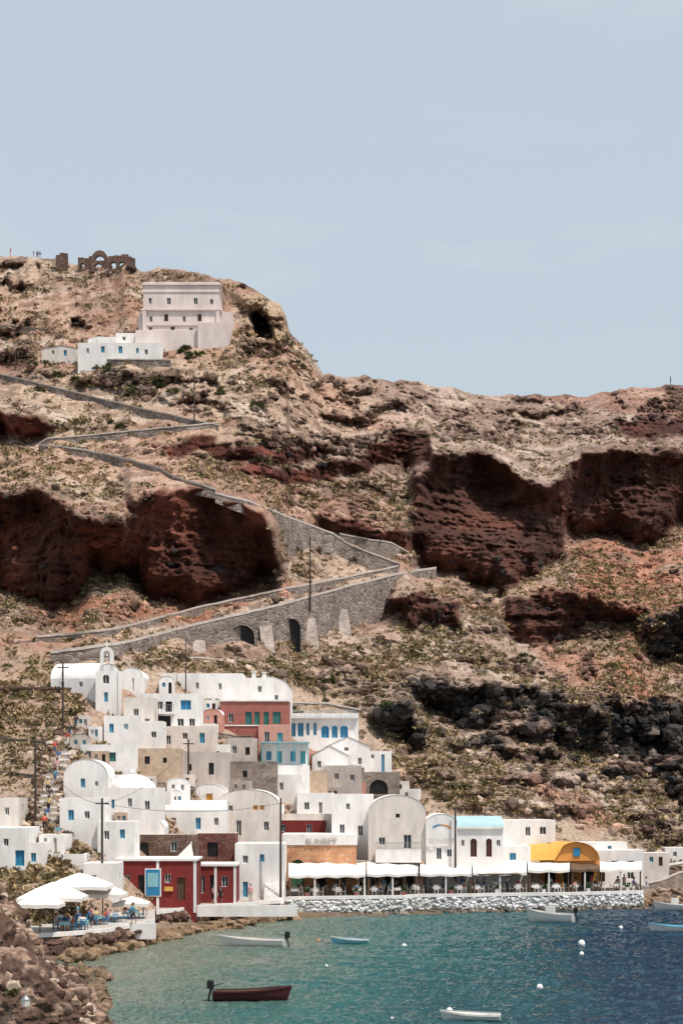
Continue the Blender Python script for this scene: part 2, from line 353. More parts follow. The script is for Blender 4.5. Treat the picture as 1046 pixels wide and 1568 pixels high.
rocks('scattered_rocks',cen,.2+.95*RNG.random(n)**3.2,np.clip(c[r,q]*np.where(RNG.random((n,1))<.45,.45,1.1),.03,.5))
r,q=scatter(480,blk*(1-mvil)*sstep(.24,.46,nC+.1))
cen=np.stack([X[r,q],Dg[r,q]+.3,Z[r,q]],-1);n=len(cen)
rocks('black_lava_boulders',cen,.5+1.4*RNG.random(n)**2,np.array([(.045,.038,.036)])*np.ones((n,1)),True)
sc=[];sr=[]
for i in range(620):
    px=random.choice([random.uniform(100,460),random.uniform(100,300),random.uniform(975,1150)])
    yb=float(np.interp(px,cols_px,pyb));D=seaD(yb)+random.gauss(-.4,1.3)
    sc.append(((px-CX)/F*D,D,random.uniform(-.15,.35)));sr.append(random.uniform(.2,.75))
rocks('shoreline_rocks',np.array(sc),np.array(sr),np.array([(.20,.135,.085)])*np.ones((len(sc),1)),True)
# ------------------------------------------------------------------ building kit
class Bld:
    def __init__(s,name,loc,yaw=0): s.name=name;s.loc=loc;s.yaw=yaw;s.parts={}
    def add(s,part,mat,vs,fs):
        P=s.parts.setdefault((part,mat),([],[]));o=len(P[0])
        P[0].extend([tuple(v) for v in vs]);P[1].extend([tuple(i+o for i in f) for f in fs])
    def box(s,part,mat,x0,x1,y0,y1,z0,z1):
        s.add(part,mat,[(x0,y0,z0),(x1,y0,z0),(x1,y1,z0),(x0,y1,z0),(x0,y0,z1),(x1,y0,z1),(x1,y1,z1),(x0,y1,z1)],
          [(0,3,2,1),(4,5,6,7),(0,1,5,4),(1,2,6,5),(2,3,7,6),(3,0,4,7)])
    def tube(s,part,mat,p,q,r0,r1=None,n=8):
        r1=r0 if r1 is None else r1
        p=Vector(p);q=Vector(q);d=(q-p).normalized();a=d.orthogonal().normalized();b=d.cross(a)
        vs=[]
        for c_,r in((p,r0),(q,r1)):
            for i in range(n):
                t=2*math.pi*i/n;vs.append(c_+a*math.cos(t)*r+b*math.sin(t)*r)
        fs=[(i,(i+1)%n,n+(i+1)%n,n+i) for i in range(n)]+[tuple(range(n))[::-1],tuple(range(n,2*n))]
        s.add(part,mat,vs,fs)
    def ball(s,part,mat,c_,r,sz=(1,1,1),nu=12,nv=8,half=False):
        vs=[];fs=[]
        for j in range(nv+1):
            ph=(math.pi/2*(1-j/nv)) if half else math.pi*(.5-j/nv)
            for i in range(nu):
                t=2*math.pi*i/nu;vs.append((c_[0]+r*sz[0]*math.cos(ph)*math.cos(t),c_[1]+r*sz[1]*math.cos(ph)*math.sin(t),c_[2]+r*sz[2]*math.sin(ph)))
        for j in range(nv):
            for i in range(nu):
                a=j*nu+i;b=j*nu+(i+1)%nu;fs.append((a,a+nu,b+nu,b))
        s.add(part,mat,vs,fs)
    def wall(s,mat,p0,ux,w,z0,z1,ops=(),dep=.2):
        ux=Vector(ux);p0=Vector(p0);inn=Vector((-ux.y,ux.x,0))
        P=lambda x,z,d=0:tuple(p0+ux*x+inn*d+Vector((0,0,z)))
        O=[]
        for o in ops:
            x0,x1,a,b,kd=o[:5];arch=len(o)>5
            x0=max(x0,.08);x1=min(x1,w-.08);a=max(a,z0+.02);b=min(b,z1-.08)
            if x1-x0>.15 and b-a>.15: O.append((x0,x1,a,b,kd,arch))
        xs=sorted({0,w}|{o[0] for o in O}|{o[1] for o in O});zs=sorted({z0,z1}|{o[2] for o in O}|{o[3] for o in O})
        for i in range(len(xs)-1):
            for j in range(len(zs)-1):
                mx,mz=(xs[i]+xs[i+1])/2,(zs[j]+zs[j+1])/2
                if any(o[0]<mx<o[1] and o[2]<mz<o[3] for o in O): continue
                s.add('walls',mat,[P(xs[i],zs[j]),P(xs[i+1],zs[j]),P(xs[i+1],zs[j+1]),P(xs[i],zs[j+1])],[(0,1,2,3)])
        for x0,x1,a,b,kd,arch in O:
            s.add('walls',mat,[P(x0,a),P(x0,b),P(x0,b,dep),P(x0,a,dep),P(x1,a),P(x1,b),P(x1,b,dep),P(x1,a,dep)],[(0,1,2,3),(4,7,6,5),(1,5,6,2),(0,3,7,4)])
            if arch:
                cx=(x0+x1)/2;r=(x1-x0)/2;zc=b-min(r,(b-a)*.6);rz=b-zc;n=6
                for sg in(-1,1):
                    pts=[P(cx+sg*r,b,0)]+[P(cx+sg*r*math.cos(math.pi/2*t/n),zc+rz*math.sin(math.pi/2*t/n),0) for t in range(n+1)]
                    fs=[(0,t+1,t+2) for t in range(n)]
                    if sg<0: fs=[f[::-1] for f in fs]
                    s.add('walls',mat,pts,fs)
                    bk=[P(cx+sg*r*math.cos(math.pi/2*t/n),zc+rz*math.sin(math.pi/2*t/n),dep*.9) for t in range(n+1)]
                    s.add('walls',mat,pts[1:]+bk,[(t,t+1,n+2+t,n+1+t) for t in range(n)])
            if kd=='x': continue
            pane={'b':'blue','d':'blue','g':'glass','t':'turq','e':'teal','r':'glass','y':'yellow','o':'inner_shade','l':'lightblue','n':'green','w':'glass','k':'wood'}[kd]  # open kinds get a flat near-black pane that paints interior shade
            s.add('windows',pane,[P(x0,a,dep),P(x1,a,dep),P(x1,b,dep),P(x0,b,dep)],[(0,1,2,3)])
            if kd=='o': continue
            fm={'r':'redpaint','g':'white','w':'white','b':'lightblue','d':'turq','t':'lightblue','e':'green','y':'orange','l':'white','n':'wood','k':'polewood'}[kd]
            fw=.06
            def bar(xa,xb,za,zb):
                d0,d1=dep-.05,dep-.005
                s.add('window_frames',fm,[P(xa,za,d0),P(xb,za,d0),P(xb,zb,d0),P(xa,zb,d0),P(xa,za,d1),P(xb,za,d1),P(xb,zb,d1),P(xa,zb,d1)],[(0,1,2,3),(0,4,5,1),(3,2,6,7),(0,3,7,4),(1,5,6,2)])
            bar(x0,x0+fw,a,b);bar(x1-fw,x1,a,b);bar(x0+fw,x1-fw,a,a+fw);bar(x0+fw,x1-fw,b-fw,b)
            xm=(x0+x1)/2;bar(xm-.025,xm+.025,a+fw,b-fw)
    def finish(s):
        root=link(bpy.data.objects.new(s.name,None));root.location=s.loc;root.rotation_euler=(0,0,s.yaw);root.empty_display_size=.5
        for (part,mat),(vs,fs) in s.parts.items():
            me=bpy.data.meshes.new(part);me.from_pydata(vs,[],fs);me.materials.append(MATS[mat])
            if part.startswith('smooth') or part in('dome','vault','hull'):
                me.polygons.foreach_set('use_smooth',[True]*len(fs))
            me.update()
            o=link(bpy.data.objects.new(part.replace('smooth_',''),me));o.parent=root
        return root
def house(name,pl,pr,pt,pb,dep=6,dD=0,D=None,yaw=0,mat='white',roof='flat',rise=0,wins=(),found=3.5,rmat='roofwhite',par=.35,fin=True,n=14):
    pc=(pl+pr)/2
    if D is None: D=terrD(pc,pb)+dD
    m=D/F;w=(pr-pl)*m;h=(pb-pt)*m;rs=rise*m
    b=Bld(name,W(pc,pb,D),math.radians(yaw));b.D=D;b.m=m;b.w=w;b.h=h;b.pc=pc;b.pb=pb;b.dep=dep
    hw=w/2;hz=h-rs
    ops=[((a-pl)*m,(c_-pl)*m,(pb-zb)*m,(pb-zt)*m,*rest) for a,c_,zt,zb,*rest in wins]
    b.wall(mat,(-hw,0,0),(1,0,0),w,-found,hz,ops)
    so=[(dep*.35,dep*.35+.8,hz*.45,hz*.45+1,'g')] if hz>2.2 else []
    b.wall(mat,(hw,0,0),(0,1,0),dep,-found,hz,so)
    b.wall(mat,(-hw,dep,0),(0,-1,0),dep,-found,hz,so)
    b.wall(mat,(hw,dep,0),(-1,0,0),w,-found,hz)
    if roof=='flat':
        t=.25;z=h;zi=h-par
        o=[(-hw,0),(hw,0),(hw,dep),(-hw,dep)];i_=[(-hw+t,t),(hw-t,t),(hw-t,dep-t),(-hw+t,dep-t)]
        vs=[(x,y,z) for x,y in o]+[(x,y,z) for x,y in i_]+[(x,y,zi) for x,y in i_]
        fs=[(j,(j+1)%4,4+(j+1)%4,4+j) for j in range(4)]+[(4+j,4+(j+1)%4,8+(j+1)%4,8+j) for j in range(4)]+[(8,9,10,11)]
        b.add('roof',rmat,vs,fs)
    elif roof=='vy':
        pts=[(-hw*math.cos(math.pi*i/n),hz+rs*math.sin(math.pi*i/n)) for i in range(n+1)]
        b.add('walls',mat,[(x,0,z) for x,z in pts],[tuple(range(n+1))[::-1]])
        b.add('walls',mat,[(x,dep,z) for x,z in pts],[tuple(range(n+1))])
        b.add('vault',rmat,[(x,-.05,z+.0) for x,z in pts]+[(x,dep+.05,z) for x,z in pts],[(i,i+1,n+2+i,n+1+i) for i in range(n)])
    elif roof=='vx':
        pts=[(dep/2-dep/2*math.cos(math.pi*i/n),hz+rs*math.sin(math.pi*i/n)) for i in range(n+1)]
        b.add('walls',mat,[(-hw,y,z) for y,z in pts],[tuple(range(n+1))]);b.add('walls',mat,[(hw,y,z) for y,z in pts],[tuple(range(n+1))[::-1]])
        b.add('vault',rmat,[(-hw-.05,y,z) for y,z in pts]+[(hw+.05,y,z) for y,z in pts],[(i,n+1+i,n+2+i,i+1) for i in range(n)])
    elif roof=='gable':
        b.add('walls',mat,[(-hw,0,hz),(hw,0,hz),(0,0,h)],[(0,1,2)]);b.add('walls',mat,[(-hw,dep,hz),(hw,dep,hz),(0,dep,h)],[(0,2,1)])
        b.add('roof',rmat,[(-hw-.1,-.1,hz),(0,-.1,h+.05),(hw+.1,-.1,hz),(-hw-.1,dep,hz),(0,dep,h+.05),(hw+.1,dep,hz)],[(0,1,4,3),(1,2,5,4)])
    if roof!='flat': b.add('roof_base',rmat,[(-hw,0,hz-.01),(hw,0,hz-.01),(hw,dep,hz-.01),(-hw,dep,hz-.01)],[(0,1,2,3)])
    if fin: b.finish()
    return b
def chimney(b,px,py,s=.5,hh=.9,y=1.5):
    x=(px-b.pc)*b.m;z=(b.pb-py)*b.m
    b.box('chimney','white',x-s/2,x+s/2,y,y+s,z-1.4,z+hh*.6);b.box('chimney','white',x-s/2-.07,x+s/2+.07,y-.07,y+s+.07,z+hh*.6,z+hh*.6+.1)
# ------------------------------------------------------------------ upper hill buildings
v=house('hillside_mansion',220,336,432,519,dD=-2,dep=14,mat='villa',rmat='villa',fin=False,
 wins=[(228,233,456,465,'g'),(256,262,456,466,'g'),(297,303,456,466,'g'),(229,234,484,493,'g'),(252,258,481,492,'k'),(280,285,484,493,'g'),(303,309,481,492,'k'),(322,327,458,466,'g'),(228,234,500,510,'g'),(262,268,500,516,'k'),(290,296,501,510,'g')])
hw=v.w/2;m=v.m
for py,o_ in((474,.35),(435,.25),(446,.12),(497,.2)): z=(519-py)*m;v.box('cornice','villa',-hw-o_,hw+o_,-o_,v.dep,z-.18,z+.12)
v.box('wing','villa',hw-.5,hw+2.2,1.5,9,-4,(519-474)*m);v.box('wing','villa',hw-3.5,hw+2.0,-2.2,-.01,-4,2.3);v.box('plinth','villa',-hw-1.2,hw-3.52,-1.5,-.01,-5,1.2)
v.box('wing','villa',-hw-.9,-hw+.0,.8,8,-4,(519-478)*m)
for x in(-hw-.1,hw-.5): v.box('pier','villa',x,x+.6,-.3,.3,-1,(519-476)*m)
v.finish()
house('long_white_house',120,249,525,551,dep=6,dD=-3,wins=[(155,161,530,540,'b'),(182,188,530,541,'b'),(209,213,533,541,'b'),(222,227,535,543,'g'),(133,137,533,541,'g')])
house('white_house',178,222,510,528,dep=4,dD=-3,wins=[(188,193,515,521,'g')])
house('white_house',150,190,516,530,dep=4,dD=-3)
house('white_house',65,125,529,548,dep=5,dD=-3,mat='cream',roof='gable',rise=5,wins=[(80,84,536,543,'g'),(98,103,536,545,'b')])
house('white_house',135,172,515,530,dep=3,dD=-3.5,roof='vy',rise=6)
def ribbon(name,pts,drop,mat='roadwall',thick=.5,cop='coping',off=0,road=0,sub=10,coph=.2,rough=.5):
    P=[]
    for i in range(len(pts)-1):
        n_=max(2,int(abs(pts[i+1][0]-pts[i][0])/sub))
        for t in range(n_):
            f=t/n_;P.append([pts[i][a]*(1-f)+pts[i+1][a]*f for a in range(2)]+[ (drop[i]*(1-f)+drop[i+1]*f) if isinstance(drop,(list,tuple)) else drop])
    P.append([pts[-1][0],pts[-1][1],drop[-1] if isinstance(drop,(list,tuple)) else drop])
    Ds=np.array([min(terrD(p[0],p[1]),terrD(p[0],p[1],Dg)+.5)-off for p in P])
    if len(Ds)>6: Ds=np.convolve(np.pad(Ds,3,mode='edge'),np.ones(7)/7,'valid')
    b=Bld(name,(0,0,0));vs=[];cv=[];rv=[]
    for (px,py,dr),D in zip(P,Ds):
        py=py+random.uniform(-rough,rough)
        w=W(px,py,D)
        vs+= [(w.x,w.y,w.z-dr),(w.x,w.y,w.z),(w.x,w.y+thick,w.z),(w.x,w.y+thick,w.z-dr)]
        cv+= [(w.x,w.y-.08,w.z+.004),(w.x,w.y-.08,w.z+coph),(w.x,w.y+thick+.08,w.z+coph),(w.x,w.y+thick+.08,w.z+.004)]
        rv+= [(w.x,w.y+thick+.02,w.z-.7),(w.x,w.y+thick+road,w.z-.6)]
    n_=len(P)
    q4=[(4*i+a,4*i+4+a,4*i+4+(a+1)%4,4*i+(a+1)%4) for i in range(n_-1) for a in range(4)]
    ends=[(0,1,2,3),(4*n_-4,4*n_-1,4*n_-2,4*n_-3)]
    b.add('wall_body',mat,vs,q4+ends);b.add('wall_coping',cop,cv,q4+ends)
    if road: b.add('paving','pathstone',rv,[(2*i,2*i+2,2*i+3,2*i+1) for i in range(n_-1)])
    b.finish();return [p[0] for p in P],Ds
ribbon('stepped_path',ROADS[0],[1.8,2.3,3,3.5,3.5,2.6,1.6],off=3.0,road=4,coph=.26)
PB,DB=ribbon('stepped_path',ROADS[1],[1.6,2.2,3.0,4.5,8,8.5,6,1.5],off=5.2,road=5,coph=.34)
ribbon('stepped_path',ROADS[2],[2,4.5,6.5,8,7,5,2,1.2],off=2.8,road=4,coph=.26)
ribbon('stepped_path',[(632,850),(600,832),(560,826),(520,818)],[1.5,2.5,2.5,1.5],off=2.5,road=2,mat='stonewall')
ribbon('stepped_path',ROADS[3],[1.2,2.0,2.6,2.4,2.2,2],off=3,road=4,coph=.26)
ribbon('stepped_path',ROADS[4],[1.6,2,2,1.8,1.4],off=3,road=3)
ribbon('stepped_path',ROADS[5],[1.6,2.6,3,3,2.8,2.6],off=3,road=3)
ribbon('dry_stone_wall',[(120,552),(180,551),(262,552)],2.2,off=4.2,mat='roadwall')
ribbon('dry_stone_wall',[(-60,1056),(40,1054),(150,1056)],[4,4,3.5],mat='darkstone',off=1.5,cop='darkstone')
ribbon('dry_stone_wall',[(215,1012),(300,1008),(370,1012)],1.2,mat='stonewall',off=.8)
ribbon('dry_stone_wall',[(-60,497),(20,500),(80,505)],1.0,off=1.2,mat='stonewall',cop='stonewall')
ribbon('dry_stone_wall',[(430,1076),(500,1078),(552,1088)],1.6,mat='stonewall',off=.8)
for pts,dr in(([(200,1196),(250,1200),(300,1206)],2),([(560,1218),(610,1222),(650,1232)],2),([(0,1130),(50,1134),(90,1140)],1.3),([(-10,1180),(40,1186),(70,1190)],1.4),([(20,985),(60,980)],1.4),([(420,1212),(480,1214)],1.6),([(330,1122),(350,1126),(400,1128)],1.6)):
    ribbon('dry_stone_wall',pts,dr,mat='stonewall',off=1.3,cop='stonewall',coph=.1,rough=1.2)
def wallD(px): return float(np.interp(px,PB,DB))
def butt(pl,pr,pt,pb,sl=10):
    D=wallD((pl+pr)/2)-3.6;m=D/F;b=Bld('stone_buttress',W((pl+pr)/2,pb,D));w=(pr-pl-sl)*m/2;h=(pb-pt)*m;dx=sl*m/2
    b.add('walls','butt',[(-w+dx,0,-3),(w+dx,0,-3),(w+dx,3.8,-3),(-w+dx,3.8,-3),(-w*.9-dx,2.6,h),(w*.9-dx,2.6,h),(w*.9-dx,3.8,h),(-w*.9-dx,3.8,h)],[(0,3,2,1),(4,5,6,7),(0,1,5,4),(1,2,6,5),(2,3,7,6),(3,0,4,7)]);b.finish()
butt(395,426,956,1000);butt(462,494,944,1000);butt(514,545,930,982,12);butt(290,322,978,1008)
def arch_wall(pl,pr,pt,pb):
    D=wallD((pl+pr)/2)-.7;m=D/F;w=(pr-pl)*m;h=(pb-pt)*m
    b=Bld('stone_arch',W((pl+pr)/2,pb,D));b.wall('roadwall',(-w/2,0,0),(1,0,0),w,-2.5,h,[(w*.1,w*.9,-2.0,h*.9,'x',1)],dep=.6)
    b.box('shade_panel','inner_shade',-w*.4,w*.4,.61,.66,-2.0,h*.88);b.finish()  # flat near-black panel behind the arch, painting its inner shade
arch_wall(346,395,953,992);arch_wall(426,464,943,980)
def ruin(pl,pr,pt,pb,ops,rise=0):
    D=terrD((pl+pr)/2,413)-1;m=D/F;w=(pr-pl)*m;h=(pb-pt)*m
    b=Bld('castle_ruin',W((pl+pr)/2,pb,D));oo=[((a-pl)*m,(c_-pl)*m,(pb-zb)*m,(pb-zt)*m,'x',1) for a,c_,zt,zb in ops]
    hz=h-rise*m
    b.wall('darkstone',(-w/2,0,0),(1,0,0),w,-4,hz,oo,dep=1.0)
    oo2=[(w-o[1],w-o[0],*o[2:]) for o in oo];b.wall('darkstone',(w/2,1,0),(-1,0,0),w,-4,hz,oo2,dep=1.0)
    if rise:
        n=10;pts=[(-w/2*math.cos(math.pi*i/n),hz+rise*m*math.sin(math.pi*i/n)) for i in range(n+1)]
        inr=[(x*.55,hz+(z-hz)*.5) for x,z in pts]
        V=[(x,y,z) for y in(0,1) for x,z in pts]+[(x,y,z) for y in(0,1) for x,z in inr];q_=n+1
        fs=[(i,2*q_+i,2*q_+i+1,i+1) for i in range(n)]+[(q_+i,q_+i+1,3*q_+i+1,3*q_+i) for i in range(n)]+[(i,i+1,q_+i+1,q_+i) for i in range(n)]+[(2*q_+i,3*q_+i,3*q_+i+1,2*q_+i+1) for i in range(n)]
        b.add('arch_gable','darkstone',V,fs)
    else:
        x=-w/2
        while x<w/2-.3:
            ww=random.uniform(.5,1.2);b.box('broken_top','darkstone',x,min(x+ww,w/2),0,1,h,h+random.uniform(.05,.9));x+=ww+.01
    b.box('end_walls','darkstone',-w/2-.01,-w/2+.5,1,4,-4,h*.7);b.finish()
ruin(140,166,383,416,[(146,156,403,413)],rise=16)
ruin(166,197,396,416,[(170,178,401,412),(183,190,401,411)])
ruin(120,141,397,414,[(124,130,403,412)]);ruin(86,104,394,408,[]);ruin(197,207,400,416,[])
# ------------------------------------------------------------------ village
H=house
c1=H('white_chapel',150,184,1016,1095,dep=9,roof='vy',rise=16,fin=False,yaw=6,wins=[(158,168,1028,1047,'g',1),(160,166,1060,1075,'b')])
m=c1.m;z=c1.h
c1.box('bell_gable','white',-.95,-.55,.0,.5,z-.8,z+1.1);c1.box('bell_gable','white',.15,.55,.0,.5,z-.8,z+1.1)
pts=[(-.2-.75*math.cos(math.pi*i/8),z+1.1+.75*math.sin(math.pi*i/8)) for i in range(9)];pi=[(-.2-.35*math.cos(math.pi*i/8),z+1.1+.35*math.sin(math.pi*i/8)) for i in range(9)]
V=[(x,y,zz) for y in(0,.5) for x,zz in pts]+[(x,y,zz) for y in(0,.5) for x,zz in pi]
c1.add('bell_gable','white',V,[(i,18+i,19+i,i+1) for i in range(8)]+[(9+i,10+i,28+i,27+i) for i in range(8)]+[(i,i+1,10+i,9+i) for i in range(8)]+[(18+i,27+i,28+i,19+i) for i in range(8)])
c1.box('cross','white',-.25,-.15,.2,.3,z+1.8,z+2.6);c1.box('cross','white',-.45,.05,.19,.31,z+2.2,z+2.31);c1.ball('bell','metal',(-.2,.25,z+.85),.18)
hw=c1.w/2
for sx in(-1,1): c1.box('pilaster','white',sx*hw-.2,sx*hw+.2,-.12,.4,-3,c1.h-16*m+.3)
c1.finish()
H('chapel_vaulted_hall',76,152,1013,1056,dep=7,dD=-1.6,yaw=-14,roof='vx',rise=26,wins=[(92,98,1044,1052,'g'),(122,128,1044,1052,'g')])
H('chapel_side_hall',184,219,1022,1066,dep=8,dD=1,roof='vy',rise=14,wins=[(203,206,1038,1058,'g')])
H('white_house',215,262,1062,1112,dep=5,wins=[(222,232,1072,1084,'g'),(238,246,1070,1092,'b')],dD=.5)
H('white_house',240,372,1031,1068,dep=7,dD=0,wins=[(262,267,1044,1054,'g'),(300,305,1045,1055,'g'),(335,340,1046,1056,'g')])
b=H('white_house',285,420,1038,1075,dep=6,dD=-1.2,fin=False,wins=[(310,316,1052,1062,'g'),(345,351,1052,1064,'g'),(395,401,1050,1060,'g')]);chimney(b,388,1035);chimney(b,404,1036);b.finish()
H('vaulted_white_house',372,446,1036,1086,dep=6,dD=-2.2,roof='vy',rise=24,wins=[(388,396,1062,1076,'g'),(420,426,1064,1076,'g')])
H('white_house',190,236,1068,1134,dep=5,dD=-.5,mat='cream',wins=[(205,213,1085,1096,'g'),(222,230,1100,1112,'g'),(198,206,1112,1126,'b')])
b=H('balcony_house',231,306,1062,1128,dep=6,dD=-1,fin=False,wins=[(277,293,1072,1087,'b'),(240,250,1074,1086,'g'),(254,264,1074,1090,'o'),(240,262,1096,1112,'o'),(272,282,1100,1112,'g'),(290,299,1100,1112,'g')])
hw=b.w/2;zz=(1128-1092)*b.m;b.box('balcony','white',-hw,0,-1.3,-.01,zz-.15,zz)
for i in range(9): b.box('balcony_rail','metal',-hw+i*hw/8.2,-hw+i*hw/8.2+.04,-1.28,-1.24,zz,zz+.9)
b.box('balcony_rail','metal',-hw,0,-1.3,-1.22,zz+.9,zz+.95);b.finish()
H('white_house',160,218,1096,1140,dep=5,dD=-1.5,yaw=5,wins=[(168,175,1108,1122,'b'),(190,197,1108,1118,'l')])
H('white_house',180,250,1104,1148,dep=4,dD=-2.5,wins=[(187,193,1118,1134,'b'),(210,218,1120,1130,'g'),(232,240,1120,1130,'g')])
H('white_house',246,330,1112,1152,dep=4,dD=-2,mat='cream',wins=[(255,262,1126,1140,'g'),(280,288,1122,1132,'g'),(306,314,1122,1138,'b')])
b=H('terracotta_house',338,442,1074,1134,dep=7,dD=-1,mat='terracotta',fin=False,wins=[(376,386,1090,1110,'e'),(390,398,1090,1110,'e'),(404,412,1090,1110,'e'),(418,430,1090,1108,'e'),(350,358,1092,1106,'g')])
b.box('cornice','white',-b.w/2-.1,b.w/2+.1,-.15,7.1,b.h+.003,b.h+.2);b.box('trim','white',-b.w/2,b.w/2,-.1,-.01,b.h*.5-.6,b.h*.5-.45);b.finish()
H('pink_house',396,444,1110,1166,dep=5,dD=-1,mat='pink',wins=[(405,413,1120,1140,'g'),(425,433,1122,1136,'t')])
b=H('white_blue_house',440,549,1092,1160,dep=7,dD=0,fin=False,wins=[(445,453,1107,1128,'b'),(456,465,1107,1128,'b'),(469,474,1107,1126,'b'),(480,485,1107,1126,'b'),(492,504,1111,1130,'b',1),(508,517,1111,1130,'b',1),(521,533,1111,1130,'b',1)])
hw=b.w/2;zz=(1160-1098)*b.m
for i in range(14): x=-hw+.3+i*(2*hw-.6)/13; b.box('railing','lightblue',x,x+.05,-.3,-.25,zz,zz+.75)
b.box('railing','lightblue',-hw+.2,hw-.2,-.32,-.24,zz+.75,zz+.8);b.box('ledge','white',-hw,hw,-.5,-.01,zz-.15,zz);b.finish()
b=H('blue_shutter_house',402,472,1138,1186,dep=5,dD=-2,fin=False,wins=[(408,416,1150,1164,'b'),(424,432,1150,1168,'t'),(445,453,1150,1166,'b'),(460,468,1150,1170,'t')])
hw=b.w/2;b.box('awning','lightblue',-hw-.2,hw+.2,-1.6,1,b.h+.02,b.h+.14)
for x in(-hw,-hw*.3,hw*.4,hw): b.box('awning_post','turq',x-.05,x+.05,-1.5,-1.4,b.h-2.6,b.h+.01)
b.box('terrace','white',-hw-.2,hw+.2,-2,-.01,-3,b.h-2.6);b.finish()
H('gabled_white_house',478,532,1142,1190,dep=7,dD=-1,roof='gable',rise=14,wins=[(486,492,1165,1176,'g')])
H('gabled_white_house',500,566,1128,1184,dep=7,dD=0,roof='gable',rise=15,wins=[(527,534,1142,1150,'g'),(548,554,1160,1172,'g')])
H('grey_house',348,392,1130,1172,dep=5,dD=-1,mat='greywall',wins=[(356,363,1142,1154,'g'),(376,383,1144,1156,'o')])
H('white_house',320,352,1140,1170,dep=4,dD=-1,wins=[(330,336,1150,1160,'b')])
H('stone_house_ruin',206,276,1146,1192,dep=4,dD=-1,mat='beige',rmat='beige',wins=[(222,230,1158,1170,'o'),(250,256,1160,1168,'o')])
H('stone_house_ruin',270,350,1152,1202,dep=4,dD=-1.5,mat='greywall',rmat='beige',wins=[(288,294,1170,1180,'o'),(320,328,1168,1186,'o')])
H('white_house',124,206,1140,1170,dep=4,dD=-1,wins=[(136,144,1150,1160,'b'),(160,178,1152,1166,'e')])
H('stone_house',345,424,1166,1212,dep=4,dD=-1.5,mat='stonewall',rmat='coping',wins=[(372,379,1180,1190,'o')])
H('beige_house',440,502,1180,1222,dep=5,dD=-1,mat='beige',rmat='coping',wins=[(460,468,1192,1206,'g')])
H('grey_house',498,554,1172,1222,dep=6,dD=-2,mat='greywall',wins=[(512,519,1184,1194,'g'),(536,543,1186,1196,'g')])
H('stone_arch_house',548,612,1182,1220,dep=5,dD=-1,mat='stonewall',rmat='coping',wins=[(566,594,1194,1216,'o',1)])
H('white_house',418,462,1186,1230,dep=5,dD=-1,wins=[(428,434,1198,1210,'g')])
H('white_house',455,512,1214,1262,dep=6,dD=-1.5,wins=[(466,474,1228,1240,'g'),(488,494,1228,1246,'g')])
H('vaulted_white_house',98,166,1162,1226,dep=6,dD=-1,roof='vy',rise=26,wins=[(124,131,1192,1206,'b'),(146,151,1196,1204,'g')])
b=H('domed_white_house',150,244,1206,1262,dep=7,dD=-1.5,fin=False,wins=[(168,176,1224,1238,'b'),(196,203,1222,1236,'g'),(222,230,1226,1240,'g')])
b.ball('dome','roofwhite',(b.w*.0,3.5,b.h-.3),b.w*.38,(1.05,.85,.72),20,8,half=True);b.ball('finial','white',(0,3.5,b.h+b.w*.27),.22);b.finish()
H('white_house',92,160,1222,1282,dep=6,dD=-1,wins=[(105,114,1240,1256,'b'),(130,138,1242,1254,'g')])
b=H('vaulted_white_house',240,346,1226,1282,dep=6,dD=-1,roof='vx',rise=14,fin=False,wins=[(262,270,1252,1266,'g'),(300,308,1252,1270,'b'),(328,335,1252,1264,'g')]);chimney(b,250,1230);b.finish()
H('vaulted_white_house',296,348,1200,1240,dep=6,dD=1,roof='vy',rise=14,wins=[(316,326,1214,1228,'y')])
H('vaulted_grey_house',332,428,1208,1296,dep=8,dD=-2,mat='cream',roof='vy',rise=24,wins=[(388,395,1226,1240,'y'),(398,405,1226,1240,'y'),(350,357,1230,1242,'g'),(362,370,1256,1280,'g'),(404,412,1258,1272,'g')])
H('white_house',150,206,1258,1322,dep=5,dD=-1,wins=[(160,168,1272,1286,'g'),(184,192,1270,1284,'b')])
H('vaulted_white_house',206,252,1252,1284,dep=5,dD=-1,roof='vy',rise=16)
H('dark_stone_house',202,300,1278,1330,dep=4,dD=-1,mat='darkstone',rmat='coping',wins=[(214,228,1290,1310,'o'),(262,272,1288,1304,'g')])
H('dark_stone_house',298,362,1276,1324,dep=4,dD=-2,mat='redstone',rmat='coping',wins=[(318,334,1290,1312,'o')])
H('white_house',428,516,1246,1292,dep=5,dD=0,mat='cream',wins=[(440,450,1256,1268,'g'),(466,476,1256,1272,'r'),(492,500,1258,1268,'g')])
H('terracotta_annex',414,498,1256,1282,dep=4,dD=-1.5,mat='darkred',wins=[(430,438,1262,1274,'g'),(470,478,1262,1276,'g')])
AN=[(176,206,1186,1206),(212,240,1188,1212),(256,292,1196,1226),(352,384,1196,1216),(386,414,1204,1226),(300,330,1108,1130),(310,340,1090,1116),(560,600,1150,1184),(586,626,1196,1222),(430,456,1168,1188),(108,140,1128,1150),(140,168,1150,1172),(60,98,1278,1304),(470,500,1150,1168),(244,268,1040,1066),(262,300,1186,1200),(590,640,1208,1226),(498,520,1206,1224),(372,402,1268,1292),(228,262,1212,1236),(512,560,1198,1216),(322,346,1184,1200),
 (250,274,1092,1112),(312,334,1072,1092),(262,286,1150,1166),(196,214,1128,1146),(392,412,1180,1198),(464,482,1200,1216),(540,562,1170,1186),(128,150,1200,1220),(262,280,1214,1232),(350,372,1230,1250),(176,196,1244,1262),(222,244,1166,1182),(286,306,1234,1250),(410,430,1232,1250),(118,136,1096,1114),(136,152,1112,1130)]
